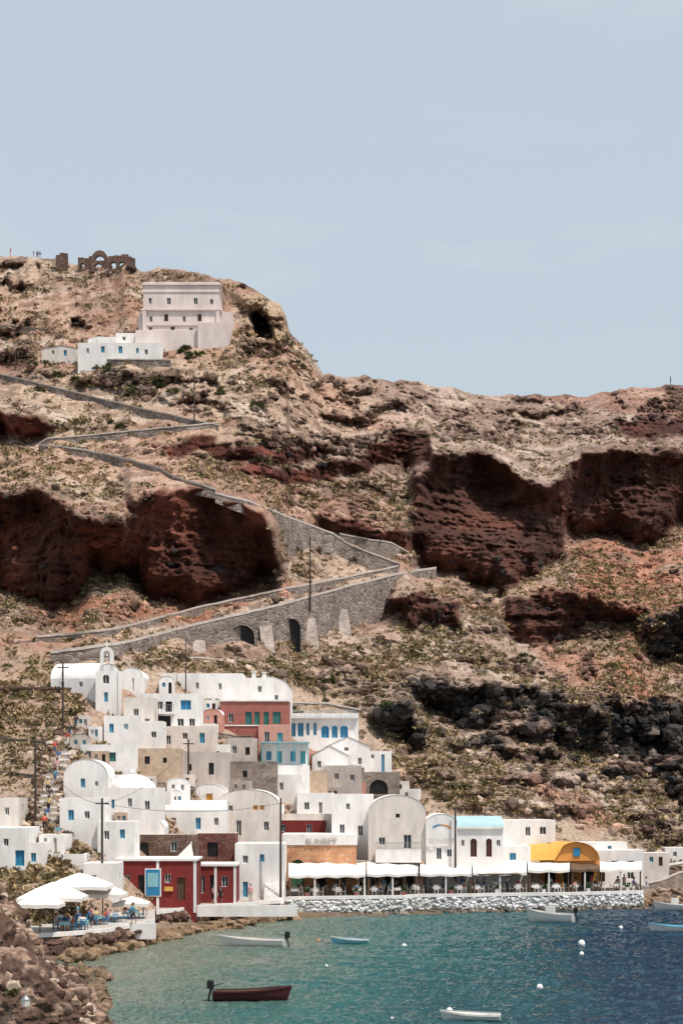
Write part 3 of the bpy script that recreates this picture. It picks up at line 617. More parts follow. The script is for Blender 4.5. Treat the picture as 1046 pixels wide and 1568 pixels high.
for i,(a,b_,t_,o_) in enumerate(AN):
    mt=['white','cream','white','greywall','beige','white','pink'][i%7];w_=b_-a;vt=i%4==2
    H('small_annex',a,b_,t_-(5 if vt else 0),o_,dep=random.uniform(2.5,4),dD=random.uniform(-1.5,-.3),mat=mt,rmat='roofwhite' if i%7!=4 else 'coping',par=.2,roof='vy' if vt else 'flat',rise=9 if vt else 0,yaw=random.uniform(-12,12),wins=[(a+w_*.2,a+w_*.2+5,t_+5,t_+12,random.choice('ggbl')),(a+w_*.6,a+w_*.6+5,t_+5,o_-2,random.choice('bkog'))])
# left edge
H('white_house',-70,40,1268,1340,dep=8,D=172,wins=[(24,38,1302,1326,'d'),(6,14,1284,1296,'g'),(-30,-15,1290,1310,'b')])
H('white_house',-70,30,1222,1270,dep=5,D=180,mat='cream',wins=[(8,15,1236,1248,'g')])
H('white_house',38,70,1290,1345,dep=5,D=174,wins=[(48,56,1306,1320,'b')])
H('white_house',68,130,1308,1362,dep=6,D=176,wins=[(76,84,1318,1336,'b'),(100,108,1316,1330,'g')])
H('white_house',100,162,1276,1316,dep=6,D=183,mat='cream',wins=[(108,116,1284,1298,'g'),(132,140,1284,1300,'l')])
H('white_house',128,180,1322,1380,dep=5,D=174,wins=[(140,148,1340,1360,'b')])
def DF(px): return float(np.interp(px,[100,180,300,430,440,985,1100],[170,177,186,199,207,217,222]))
zq=1.85
def pb_at(D,z=zq): return HY+(CH-z)*F/D
def WH(name,pl,pr,pt,D=None,z=zq,**k):
    D=D or DF((pl+pr)/2);return H(name,pl,pr,pt,pb_at(D,z),D=D,found=2.2,**k)
b=WH('dark_red_house',180,300,1318,dep=7,mat='darkred',fin=False,wins=[(212,226,1340,1372,'o'),(253,262,1338,1352,'g'),(272,284,1344,1378,'k'),(192,200,1340,1352,'g')])
b.box('cornice','white',-b.w/2-.15,b.w/2+.15,-.15,7.1,b.h-.02,b.h+.18)
for x in(-b.w/2-.05,b.w/2-.2,0): b.box('quoin','white',x,x+.25,-.06,.3,-.5,b.h-.03)
x=(235-b.pc)*b.m;b.box('poster_frame','white',x-.75,x+.75,-.13,-.02,1.0,3.6);b.box('poster','blue',x-.65,x+.65,-.16,-.134,1.1,3.5);b.box('poster_picture','lightblue',x-.5,x+.5,-.175,-.163,1.9,3.2)
x=(259-b.pc)*b.m;b.box('sign','yellow',x-.4,x+.4,-.2,-.02,1.5,1.9);b.finish()
b=WH('dark_red_house',298,362,1326,dep=6,mat='darkred',fin=False,wins=[(306,314,1340,1368,'w'),(322,330,1340,1370,'o'),(340,350,1342,1358,'w')])
b.box('cornice','white',-b.w/2-.1,b.w/2+.1,-.15,6.1,b.h-.02,b.h+.18)
for x in(-b.w/2,-.1,b.w/2-.25): b.box('quoin','white',x,x+.25,-.06,.3,-.5,b.h-.03)
b.finish()
WH('white_house',360,436,1292,D=196,dep=7,wins=[(372,380,1310,1322,'g'),(398,405,1308,1320,'b'),(372,380,1350,1374,'b'),(410,420,1350,1372,'w')])
b=H('white_stairway',404,434,1322,pb_at(193),D=193,fin=False,dep=.1,roof='none')
b.parts={}
for i in range(12): b.box('step_%d'%(i+1),'white',-1,1,i*.27,3.4,-.5+i*.18,-.5+(i+1)*.18)
b.finish()
b=WH('orange_stone_taverna',434,546,1294,dep=7,mat='orangestone',fin=False,wins=[(446,466,1316,1366,'n',1),(486,500,1330,1364,'o'),(516,530,1330,1364,'w')])
hw=b.w/2;b.box('roof_parapet','white',-hw-.1,hw+.1,-.12,7,b.h+.003,b.h+1.15);b.finish()
def sign(txt,px,py,D,size,mat='greywall',name='restaurant_sign'):
    cu=bpy.data.curves.new(name,'FONT');cu.body=txt;cu.size=size;cu.extrude=.03;cu.align_x='CENTER'
    cu.materials.append(MATS[mat]);o=link(bpy.data.objects.new(name,cu));o.location=W(px,py,D);o.rotation_euler=(math.pi/2,0,0)
sign('SUNSET',492,1293,b.D-.2,.95)
H('tall_white_house',508,572,1216,1330,dep=8,D=213,wins=[(530,536,1230,1240,'g'),(520,528,1262,1276,'g'),(548,556,1264,1280,'w')])
WH('barrel_vaulted_taverna',564,652,1217,D=210,dep=11,mat='cream',roof='vy',rise=27,wins=[(606,612,1246,1252,'o'),(618,630,1278,1300,'g'),(580,590,1282,1294,'g')],n=20)
b=H('balcony_terrace',575,645,1301,1318,D=208.6,dep=1.2,fin=False,found=.2)
for i in range(22): x=-b.w/2+i*b.w/21; b.box('railing','metal',x-.02,x+.02,-.06,-.02,b.h,b.h+.7)
b.box('railing','metal',-b.w/2,b.w/2,-.08,-.0,b.h+.7,b.h+.76);b.finish()
b=WH('gabled_taverna',652,700,1246,D=209.5,dep=7,roof='vy',rise=14,wins=[(668,676,1298,1316,'w'),(684,692,1300,1312,'g')],fin=False)
z0=(b.pb-1268)*b.m
for i in range(10):
    t0=math.pi*(.15+.07*i);r_=.95
    b.ball('swordfish_emblem','orange' if i<6 else 'blue',(r_*math.cos(t0)*1.1,-.03,z0+r_*math.sin(t0)*.7-.3),.13,(1.2,.25,.6),6,4)
b.finish()
sign('SUNSET',676,1292,209.2,.8)
b=WH('blue_vault_taverna',696,770,1250,D=210,dep=8,roof='vx',rise=17,rmat='paleblue',wins=[(720,730,1284,1312,'r',1),(744,753,1284,1312,'r',1),(706,711,1286,1296,'g'),(760,766,1286,1296,'g')],fin=False)
b.box('eave','white',-b.w/2-.1,b.w/2+.1,-.25,.0,b.h-17*b.m-.15,b.h-17*b.m+.05);b.finish()
H('white_house',766,850,1256,1330,D=217,dep=7,wins=[(804,812,1266,1280,'g'),(826,836,1266,1278,'g'),(780,790,1296,1312,'b'),(838,846,1290,1304,'g')])
H('small_white_kiosk',770,812,1296,1330,D=213,dep=4,wins=[(780,790,1306,1318,'b')])
b=H('yellow_dome_taverna',824,918,1318,pb_at(214),D=214,dep=7,mat='orange',fin=False,rmat='yellow',wins=[(834,850,1326,1362,'o'),(862,878,1326,1362,'o'),(890,908,1326,1362,'o')])
m=b.m;r_=(917-848)*m/2;cx=(882-b.pc)*m;n=16
pts=[(cx-r_*math.cos(math.pi*i/n),b.h+r_*.80*math.sin(math.pi*i/n)) for i in range(n+1)]
b.add('front_gable','orange',[(x,-.3,z) for x,z in pts],[tuple(range(n+1))[::-1]])
b.add('vault','yellow',[(x,-.7,z+.1) for x,z in pts]+[(x-2.6,6,z+.1) for x,z in pts],[(i,i+1,n+2+i,n+1+i) for i in range(n)])
b.add('smooth_canopy_side','yellow',[(cx-r_-3.5*1.2,-.2,b.h),(cx-r_,-.7,b.h+.1),(cx-r_*.6,-.7,b.h+1.7),(cx-r_-3,3,b.h+1.5),(cx-r_-1.5,4,b.h+1.9)],[(0,1,2,3),(2,4,3)])
b.box('window','blue',cx-.35,cx+.35,-.42,-.32,b.h+.5,b.h+1.4);b.finish()
WH('white_house',908,985,1302,D=219,dep=5,wins=[(918,926,1322,1350,'o'),(936,946,1318,1332,'b'),(960,970,1318,1346,'g')])
H('white_house',890,960,1290,1310,D=224,dep=4,wins=[(930,936,1295,1303,'b')])
H('white_house',985,1024,1306,1328,D=232,dep=3,mat='cream',wins=[(994,1000,1312,1320,'b'),(1008,1014,1312,1326,'k')])
H('white_house',1018,1060,1298,1318,D=240,dep=3,mat='white',wins=[(1030,1036,1304,1312,'g')])
ribbon('coast_stone_wall',[(975,1356),(1010,1350),(1040,1338),(1090,1326),(1150,1318)],[1.6,1.6,1.8,1.8,1.8],mat='stonewall',off=3)
ribbon('coast_stone_wall',[(960,1324),(1010,1328),(1046,1322),(1110,1312)],[1.2,1.2,1.2,1.2],mat='greywall',off=2,cop='white')
# ------------------------------------------------------------------ quays
def slab(name,edge,back,z,mat,top,zb=-1.2):
    b=Bld(name,(0,0,0));n=len(edge);e=[((px-CX)/F*D,D) for px,D in edge];k_=[(x*(1+back/D),D+back) for x,D in e]
    for i in range(n-1):
        (x0,y0),(x1,y1)=e[i],e[i+1];zt=z-.25
        b.add('quay_face',mat,[(x0,y0-.3,zb),(x1,y1-.3,zb),(x1,y1,zt),(x0,y0,zt)],[(0,1,2,3)])
        (u0,w0),(u1,w1)=k_[i],k_[i+1]
        b.add('paving',top,[(x0,y0,z),(x1,y1,z),(u1,w1,z),(u0,w0,z)],[(0,1,2,3)])
        b.add('kerb','white',[(x0,y0-.12,zt-.02),(x1,y1-.12,zt-.02),(x1,y1-.12,z+.06),(x0,y0-.12,z+.06),(x0,y0+.3,z+.06),(x1,y1+.3,z+.06),(x0,y0+.3,z-.1),(x1,y1+.3,z-.1)],[(0,1,2,3),(3,2,5,4),(4,5,7,6)])
    for i in(0,n-1):
        (x0,y0),(u0,w0)=e[i],k_[i];b.add('quay_face',mat,[(x0,y0,zb),(x0,y0,z-.01),(u0,w0,z-.01),(u0,w0,zb)],[(0,1,2,3)])
    b.finish()
QE=[(440,198),(560,200),(620,200.5),(640,203),(720,203.5),(760,205),(860,206),(985,210)]
slab('restaurant_quay',QE,16,1.85,'whitestone','floor')
slab('stone_quay',[(-90,144),(95,151),(165,155),(238,166)],26,1.75,'darkstone','floor')
slab('stone_quay',[(240,176),(300,184),(430,193),(440,197)],18,1.8,'darkstone','floor')
def Dq(px): return float(np.interp(px,*zip(*QE)))
sc=[];sr=[];scl=[]
for i in range(1500):
    px=random.uniform(440,984);z=random.uniform(-.15,1.5);D=Dq(px)+.04-.16*(1.6-z)
    sc.append(((px-CX)/F*D,D,z));sr.append(random.uniform(.14,.28));scl.append(random.choice([(.66,.66,.65),(.56,.57,.57),(.48,.48,.47)]) if z>.3+random.uniform(-.2,.3) else (.14,.13,.11))
for i in range(260):
    px=random.uniform(440,990);D=Dq(px)-random.uniform(.3,1.0);sc.append(((px-CX)/F*D,D,random.uniform(-.2,.1)));sr.append(random.uniform(.2,.5));scl.append(random.choice([(.10,.085,.07),(.2,.17,.14)]))
rocks('sea_wall_stones',np.array(sc),np.array(sr),np.array(scl),True,.75)
b=Bld('white_quay_wall',W(330,1392,181.5));b.box('wall','white',-1.7,7.6,0,.35,-.7,.35);b.finish()
b=Bld('white_quay_wall',W(190,1425,160));b.box('wall','white',-2.8,2.6,0,.35,-.7,.6);b.box('wall','white',-3.2,-2.81,0,3,-.7,.3);b.finish()
sc=[];sr=[]
for i in range(420):
    px=random.uniform(-20,438);D=float(np.interp(px,[-90,95,165,238,239,300,430,440],[144,151,155,166,176,184,193,197]))-random.uniform(.1,1.5);sc.append(((px-CX)/F*D,D,random.uniform(-.1,1.2)));sr.append(random.uniform(.25,.7))
rocks('quay_foot_boulders',np.array(sc),np.array(sr),np.array([(.13,.08,.06),(.22,.15,.11),(.08,.05,.04)])[RNG.integers(0,3,len(sc))],True,.8)
def awning(name,pl,pr,zf=4.0,zb=4.9,d0=.7,d1=9,mat='canvas',drop=.25):
    n_=max(2,int((pr-pl)/14));b=Bld(name,(0,0,0));vs=[]
    for i in range(n_+1):
        px=pl+(pr-pl)*i/n_;Df=Dq(px)+d0;Db=DF(px)-.2 if d1==9 else Df+d1
        sag=.12*(i%2)
        for k_ in range(4):
            t=k_/3;D=Df+(Db-Df)*t;vs.append(((px-CX)/F*D,D,zf+(zb-zf)*t-sag-.25*math.sin(math.pi*t)))
    q_=[(4*i+a,4*i+4+a,4*i+5+a,4*i+1+a) for i in range(n_) for a in range(3)]
    b.add('canvas',mat,vs,q_)
    fr=[]
    for i in range(n_+1): x,y,z=vs[4*i];fr+=[(x,y-.01,z),(x,y-.02,z-drop)]
    b.add('valance',mat,fr,[(2*i,2*i+1,2*i+3,2*i+2) for i in range(n_)])
    npost=max(2,int((pr-pl)/34))
    for i in range(npost+1):
        px=pl+2+(pr-pl-4)*i/npost;D=Dq(px)+d0+.15;x=(px-CX)/F*D
        b.tube('post','white' if i%2 else 'wood',(x,D,1.85),(x,D,zf-.05),.09)
    D=Dq(pl)+d0+.15;D2=Dq(pr)+d0+.15
    b.tube('beam','wood',((pl-CX)/F*D,D,zf-.2),((pr-CX)/F*D2,D2,zf-.2),.07)
    b.finish()
awning('canvas_awning',442,560,zf=4.05,zb=5.0);awning('canvas_awning',562,640,zf=4.1,zb=5.05);awning('canvas_awning',643,722,zf=4.0,zb=5.0);awning('canvas_awning',724,806,zf=4.05,zb=5.1)
awning('canvas_awning',808,872,zf=4.25,zb=4.9,d0=1.2);awning('wooden_pergola',874,916,zf=4.3,zb=4.9,mat='wood',d0=.8);awning('canvas_awning',918,982,zf=4.2,zb=4.8,d0=.8)
for pl,pr in((546,650),(650,770),(770,826)):
    WH('taverna_shopfront',pl,pr,1318,D=DF((pl+pr)/2)-.3,dep=1.0,mat='beige',wins=[(pl+4+18*i,pl+16+18*i,1332,1372,'ogok'[i%4]) for i in range(int((pr-pl-6)/18))])
# ------------------------------------------------------------------ furniture
def proto(b):
    vs=[];fs=[];mi=[];ms=[]
    for (p,mt),(v_,f_) in b.parts.items():
        if mt not in ms: ms.append(mt)
        o=len(vs);vs+=v_;fs+=[tuple(i+o for i in f) for f in f_];mi+=[ms.index(mt)]*len(f_)
    me=bpy.data.meshes.new(b.name);me.from_pydata(vs,[],fs);[me.materials.append(MATS[x]) for x in ms]
    me.polygons.foreach_set('material_index',mi);me.update();return me
def chair_mesh(mat):
    b=Bld('chair',(0,0,0));b.box('s',mat,-.22,.22,-.22,.22,.43,.47)
    for x in(-.2,.17):
        for y in(-.2,.17): b.box('l',mat,x,x+.035,y,y+.035,0,.43)
        b.box('l',mat,x,x+.035,.17,.205,.47,.92)
    for z in(.6,.72,.84): b.box('b',mat,-.165,.17,.175,.2,z,z+.06)
    return proto(b)
CHM=[chair_mesh('white'),chair_mesh('blue'),chair_mesh('white')]
def table_mesh(mat):
    b=Bld('table',(0,0,0));b.box('t',mat,-.42,.42,-.42,.42,.73,.76)
    for a,c_,x0,x1 in((-.43,-.42,-.43,.43),(.42,.43,-.43,.43)): b.box('c',mat,x0,x1,a,c_,.5,.75);b.box('c',mat,a,c_,-.419,.419,.5,.75)
    for x in(-.38,.34):
        for y in(-.38,.34): b.box('l','wood',x,x+.04,y,y+.04,0,.73)
    return proto(b)
TBM=[table_mesh('white'),table_mesh('canvas'),table_mesh('lightblue')]
def inst(name,me,loc,yaw):
    o=link(bpy.data.objects.new(name,me));o.location=loc;o.rotation_euler=(0,0,yaw);return o
def person_mesh(pose):
    if pose=='sit':
        J=dict(pel=(0,.02,.52,.15),sp=(0,.05,.75,.13),ch=(0,.03,.96,.15),nk=(0,.0,1.10,.06),hb=(0,-.02,1.16,.06))
        arm=lambda s:[(.19*s,.02,1.02,.06),(.25*s,-.08,.78,.045),(.16*s,-.33,.80,.03)]
        leg=lambda s:[(.09*s,-.02,.50,.10),(.12*s,-.44,.50,.062),(.12*s,-.42,.09,.04),(.12*s,-.60,.05,.035)]
        hd=(0,-.03,1.27)
    elif pose=='walk':
        J=dict(pel=(0,0,.93,.135),sp=(0,0,1.12,.12),ch=(0,-.02,1.32,.15),nk=(0,-.03,1.46,.06),hb=(0,-.04,1.52,.06))
        arm=lambda s:[(.19*s,-.02,1.40,.06),(.25*s,.10*s,1.13,.045),(.24*s,.10*s-.12,.92,.03)]
        leg=lambda s:[(.09*s,0,.90,.10),(.10*s,-.16*s,.50,.062),(.10*s,-.14*s+.06,.09,.04),(.11*s,-.14*s-.12,.04,.035)]
        hd=(0,-.05,1.63)
    else:
        J=dict(pel=(0,0,.93,.135),sp=(0,0,1.12,.12),ch=(0,0,1.32,.15),nk=(0,0,1.46,.06),hb=(0,-.01,1.52,.06))
        arm=lambda s:[(.19*s,0,1.40,.06),(.25*s,.02,1.12,.045),(.25*s,-.10 if s>0 else -.04,.87,.03)]
        leg=lambda s:[(.09*s,0,.90,.10),(.11*s,-.02,.50,.062),(.12*s,.02,.09,.04),(.14*s,-.16,.04,.035)]
        hd=(0,-.02,1.63)
    vs=[];ed=[];rad=[];seg=[]
    def addv(p): vs.append(p[:3]);rad.append(p[3]);return len(vs)-1
    def chain(start,pts,mats):
        a=start
        for p,mt in zip(pts,mats):
            i=addv(p);ed.append((a,i));seg.append((a,i,mt));a=i
        return a
    root=addv(J['pel']);sp=chain(root,[J['sp']],[2]);ch=chain(sp,[J['ch']],[1]);chain(ch,[J['nk'],J['hb']],[0,0])
    for s in(-1,1):
        chain(root,leg(s),[2,2,0,3])
        A=arm(s);e=chain(ch,A,[1,1,0])
        w=Vector(A[2][:3]);d=(w-Vector(A[1][:3])).normalized()
        hnd=tuple(w+d*.07)+(.028,);hi=chain(e,[hnd],[0])
        sd=d.cross(Vector((0,0,1)));sd=sd.normalized() if sd.length>.2 else Vector((0,1,0))
        for f in range(4):
            L=[.06,.075,.07,.055][f];b0=Vector(hnd[:3])+sd*(f-1.5)*.018+d*.02;t1=b0+d*L*.6;t2=t1+(d*.7+Vector((0,0,-.5)))*L*.5
            chain(hi,[tuple(b0)+(.009,),tuple(t1)+(.008,),tuple(t2)+(.007,)],[0,0,0])
        t=w+d*.02+sd*-.03;chain(e,[tuple(t)+(.011,),tuple(t+d*.04-sd*.02)+(.009,)],[0,0])
    me=bpy.data.meshes.new('tmp');me.from_pydata(vs,ed,[]);ob=link(bpy.data.objects.new('tmp',me))
    md=ob.modifiers.new('s','SKIN');sv=me.skin_vertices[0].data
    for i,r_ in enumerate(rad): sv[i].radius=(r_*(1.15 if r_>.12 else 1),r_*(.8 if r_>.12 else 1));sv[i].use_root=(i==0)
    ob.modifiers.new('u','SUBSURF').levels=1
    dg=bpy.context.evaluated_depsgraph_get();ev=ob.evaluated_get(dg);m2=bpy.data.meshes.new_from_object(ev)
    bpy.data.objects.remove(ob)
    V=[tuple(v.co) for v in m2.vertices];Fs=[tuple(p.vertices) for p in m2.polygons];MI=[]
    segs=[(Vector(vs[a]),Vector(vs[b]),mt,max(rad[a],rad[b])) for a,b,mt in seg]
    for p in m2.polygons:
        cc_=p.center;best=1e9;bm_=0
        for a,b_,mt,rr in segs:
            ab=b_-a;t=max(0,min(1,(cc_-a).dot(ab)/(ab.length_squared+1e-9)));dd=(cc_-(a+ab*t)).length-rr*.8
            if dd<best: best=dd;bm_=mt
        MI.append(bm_)
    B_=Bld('x',(0,0,0));h=hd
    B_.ball('0','skin',h,.105,(.82,.95,1.15),12,8);B_.ball('3','hair',(h[0],h[1]+.025,h[2]+.03),.11,(.88,.95,1.08),12,8)
    B_.ball('0','skin',(h[0],h[1]-.105,h[2]-.02),.018,(.8,1.3,1.4),6,4)
    for s in(-1,1): B_.ball('3','hair',(h[0]+.035*s,h[1]-.092,h[2]+.01),.011,(1,.6,.7),6,4);B_.ball('0','skin',(h[0]+.088*s,h[1]+.0,h[2]-.01),.022,(.5,.8,1.3),6,4)
    B_.ball('1','redpaint',(h[0],h[1]-.093,h[2]-.06),.018,(1.2,.5,.35),6,4)
    for (p,mt),(v_,f_) in B_.parts.items():
        o=len(V);V+=v_;Fs+=[tuple(i+o for i in f) for f in f_];MI+=[{'0':0,'3':3,'1':4}[p]]*len(f_)
    out=bpy.data.meshes.new('person_'+pose);out.from_pydata(V,[],Fs)
    for mm in('skin','cloth_0','trousers_0','hair','redpaint'): out.materials.append(MATS[mm])
    out.polygons.foreach_set('material_index',MI);out.polygons.foreach_set('use_smooth',[True]*len(Fs));out.update();return out
PM={k_:person_mesh(k_) for k_ in('sit','walk','stand')}
def person(kind,loc,yaw,name='person'):
    o=inst(name,PM[kind],loc,yaw)
    o.material_slots[1].link='OBJECT';o.material_slots[1].material=random.choice(SHIRTS)
    o.material_slots[2].link='OBJECT';o.material_slots[2].material=random.choice(PANTS)
    s=random.uniform(.94,1.04);o.scale=(s,s,s);return o
def setting(x,y,z,occ=.5,ty=None,ch=None):
    a=random.uniform(-.2,.2);inst('dining_table',TBM[ty if ty is not None else random.choice((0,1,0))],(x,y,z),a)
    for k_ in range(4):
        if random.random()<.12: continue
        t=a+k_*math.pi/2;dx,dy=math.sin(t)*.68,-math.cos(t)*.68
        yaw=math.atan2(dx,-dy)+math.pi
        inst('dining_chair',CHM[ch if ch is not None else 0],(x+dx,y+dy,z),yaw)
        if random.random()<occ: person('sit',(x+dx,y+dy,z),yaw,'seated_diner')
px=452
while px<978:
    for row_ in range(2):
        D=Dq(px)+1.7+row_*2.9
        setting((px+random.uniform(-3,3)-CX)/F*D,D,1.855,.3 if row_==0 else .4)
    px+=random.uniform(29,33)
for px in(500,588,640,708,776,842,905,955): 
    D=Dq(px)+random.uniform(3.0,3.4);person(random.choice(('stand','walk')),((px-CX)/F*D,D,1.855),random.uniform(-3,3),'standing_person')
for px in(470,545,618,690,760,832,900,960):
    D=Dq(px)+.45;b=Bld('planter',((px-CX)/F*D,D,1.86));b.tube('pot','terracotta' if px%4 else 'white',(0,0,0),(0,0,.4),.16,.24);b.finish()
    leafmesh('potted_plant',np.array([((px-CX)/F*D,D,2.35),((px-CX)/F*D+.1,D,2.6)]),np.array([.38,.3]),70,np.array([(.05,.09,.03),(.07,.12,.04)]))
for px,D in((92,156),(118,157.5),(150,160),(178,163),(205,167),(128,154),(100,152.8)):
    setting((px-CX)/F*D,D,1.755,.55,ty=random.choice((0,2)),ch=1)
for px,D in((142,157),(222,171),(300,188),(326,187.5),(338,189),(384,191),(120,160),(205,160)):
    person(random.choice(('stand','walk')),((px-CX)/F*D,D,1.80),random.uniform(-3,3),'standing_person')
def parasol(px,py_top,D,w,d,zf,rise=.9,name='white_parasol',mat='canvas',yaw=0):
    x=(px-CX)/F*D;zt=CH+(HY-py_top)/F*D;b=Bld(name,(x,D,0),yaw)
    b.tube('pole','wood',(0,0,zf),(0,0,zt),.05)
    rim=[]
    for i in range(16):
        t=2*math.pi*i/16;c_,s_=math.cos(t),math.sin(t);k_=1/max(abs(c_),abs(s_));rim.append((c_*k_*w/2,s_*k_*d/2,zt-rise+(.0 if i%2==0 else .06)))
    mid=[(x_*.5,y_*.5,zt-rise*.42-.05*(i%2)) for i,(x_,y_,z_) in enumerate(rim)]
    lo_=[(x_*1.005,y_*1.005,z_-.28) for x_,y_,z_ in rim]
    V=[(0,0,zt)]+mid+rim+lo_
    fs=[(0,1+i,1+(i+1)%16) for i in range(16)]+[(1+i,17+i,17+(i+1)%16,1+(i+1)%16) for i in range(16)]+[(17+i,33+i,33+(i+1)%16,17+(i+1)%16) for i in range(16)]
    b.add('canopy',mat,V,fs)
    for i in range(0,16,2): b.tube('rib','wood',(0,0,zt-.1),tuple(Vector(rim[i])-Vector((0,0,.06))),.02,n=4)
    b.finish()
parasol(82,1350,154,5.0,4.6,1.75,1.2);parasol(122,1336,163,5.2,5,1.75,1.1);parasol(158,1352,165,3.8,4,1.75,.9);parasol(62,1366,150,3.4,3.4,1.75,.9)
parasol(202,1372,168,3.0,3,1.75,.6)
b=Bld('sail_canopy',W(290,1326,184));b.add('sail','canvas',[(-2,0,0),(.2,0,2.2),(.6,0,-.2),(-.6,-1.4,-.4),(.1,1,.3)],[(0,3,1),(3,2,1),(0,1,4),(1,2,4)]);b.tube('mast','white',(.2,0,-2.6),(.2,0,2.3),.05);b.finish()
# ------------------------------------------------------------------ poles
def pole(px,pt,pb,D=None,arm=True,r=.13):
    D=D or terrD(px,pb,Dg)-.5;b=Bld('utility_pole',W(px,pb,D));h=(pb-pt)*D/F
    b.tube('shaft','polewood',(0,0,-2),(0,0,h),r,r*.7)
    if arm:
        b.box('crossarm','polewood',-.6,.6,-.06,.06,h-.55,h-.43)
        for x in(-.5,0,.5): b.tube('insulator','white',(x,0,h-.43),(x,0,h-.25),.04)
    b.finish();return W(px,pt,D)
tips=[pole(97,1015,1118),pole(55,1140,1262),pole(157,1222,1345),pole(289,1132,1205),pole(475,822,914,wallD(475)-.4,False),pole(298,574,650),pole(646,788,862),pole(430,1222,1384,194,False),pole(697,1238,1318,209,False),pole(24,538,566),pole(285,975,1060,arm=False,r=.08)]
def wire(a,b_,sag=1.2):
    cu=bpy.data.curves.new('power_line','CURVE');cu.dimensions='3D';cu.bevel_depth=.018;s=cu.splines.new('POLY');s.points.add(16)
    for i in range(17): t=i/16;p=a.lerp(b_,t);s.points[i].co=(p.x,p.y,p.z-.5-sag*4*t*(1-t),1)
    cu.materials.append(MATS['black']);link(bpy.data.objects.new('power_line',cu))
wire(tips[0],tips[1]);wire(tips[1],tips[2]);wire(tips[2],tips[3]);wire(tips[2],tips[7],.8);wire(tips[4],tips[6]);wire(tips[5],tips[6],3)
# stairway down beside the village, with rubble edges and walkers
pl_=[(114,1112),(98,1146),(80,1184),(70,1224),(74,1262),(84,1300)]
def along(t):
    k_=min(int(t),len(pl_)-2);f=t-k_;return pl_[k_][0]*(1-f)+pl_[k_+1][0]*f,pl_[k_][1]*(1-f)+pl_[k_+1][1]*f
b=Bld('village_stairway',(0,0,0));ns=64
for i in range(ns):
    px,py=along((len(pl_)-1)*i/ns);D=min(terrD(px,py),terrD(px,py,Dg))-1.0;w=W(px,py,D)
    b.box('steps','pathstone' if i%3 else 'white',w.x-1.0,w.x+1.0,w.y,w.y+2.0,w.z-1.6,w.z)
b.finish()
for i in range(13):
    px,py=along((len(pl_)-1)*(i+.5)/13.2);D=min(terrD(px,py),terrD(px,py,Dg))-1.0;w=W(px,py,D)
    person(random.choice(('walk','stand')),(w.x+random.uniform(-.6,.6),w.y+.35,w.z+.02),random.choice((0,3.1))+random.uniform(-.5,.5),'walker_on_stairs')
sc=[];sr=[]
for i in range(420):
    px,py=along(random.random()*(len(pl_)-1));px+=random.choice((-1,1))*random.uniform(13,22);py+=random.uniform(-8,8)
    D=terrD(px,py)-.4-random.random()*.8;sc.append(W(px,py,D));sr.append(random.uniform(.22,.5))
cl_=np.array([(.14,.085,.06),(.24,.17,.125),(.09,.055,.04),(.40,.33,.28)])[RNG.integers(0,4,len(sc))]
rocks('rubble_stone_wall',np.array(sc),np.array(sr),cl_,True,.8)
gc=[];gr=[]
for i in range(130):
    px=random.uniform(0,620);py=random.uniform(1060,1320)
    gc.append(W(px,py,terrD(px,py)-.6));gr.append(random.uniform(.3,.9))
leafmesh('village_shrubs',np.array(gc),np.array(gr),60,pal[RNG.integers(0,6,len(gc))]*.7)
# foreground outcrop
def outcrop(name,blobs,colA,colB):
    bm=bmesh.new()
    bmesh.ops.create_icosphere(bm,subdivisions=6,radius=1);I=np.array([v.co[:] for v in bm.verts]);Ff=np.array([[v.index for v in f.verts] for f in bm.faces]);bm.free()
    VS=[];FS=[];CS=[];o=0
    for px,py,D,r_,sz in blobs:
        cpt=np.array(W(px,py,D));P=I*r_*np.array(sz)+cpt
        d=(fbm(P[:,0]*.5,P[:,1]*.5,P[:,2]*.8,4,201,True)-.5)*2.0+(fbm(P[:,0]*2,P[:,1]*2,P[:,2]*2.4,4,211)-.5)*.8
        P=P+I*(d*min(r_,2)*.36)[:,None]
        nn=fbm(P[:,0]*1.3,P[:,1]*1.3,P[:,2]*1.3,5,221);t=sstep(.45,.62,nn)[:,None]
        VS.append(P);FS.append(Ff+o);o+=len(P);CS.append(np.array(colA)*(1-t)+np.array(colB)*t)
    return np_mesh(name,np.concatenate(VS),np.concatenate(FS),np.concatenate(CS),M_rock,False)
FB=[(15,1555,104,3.0,(1,1,1)),(75,1572,105,2.6,(1,1,.9)),(108,1545,109,1.3,(1,1,1.2)),(62,1515,112,1.5,(1.1,1,.8)),(5,1492,116,2.0,(1,1,1)),(-70,1500,112,3.6,(1,1,1.3)),(128,1605,104,1.3,(1,1,1)),(10,1425,128,1.5,(1,1,1)),(-40,1400,132,2.4,(1,1,1)),(30,1455,124,1.3,(1,1,1)),(95,1505,118,.9,(1,1,.8))]
outcrop('foreground_rock_outcrop',FB,(.09,.055,.042),(.28,.19,.145))
sc=[];sr=[]
for px,py,D,r_,sz in FB:
    for j in range(60):
        a=random.uniform(0,6.28);e_=random.uniform(-.2,1.3);p=W(px,py,D)+Vector((math.cos(a)*math.cos(e_),-abs(math.sin(a))*math.cos(e_),math.sin(e_)))*r_*1.0
        sc.append(p);sr.append(random.uniform(.12,.55))
rocks('foreground_loose_rocks',np.array(sc),np.array(sr),np.array([(.13,.08,.06),(.28,.20,.15),(.08,.05,.04),(.42,.33,.26)])[RNG.integers(0,4,len(sc))],True,.8)
gc=[];gr=[]
for px,py,D in((20,1520,100.8),(70,1515,108),(10,1460,112),(35,1480,109),(15,1410,124)):
    for j in range(3): gc.append(W(px+random.uniform(-9,9),py+random.uniform(-8,8),D-.6));gr.append(random.uniform(.25,.5))
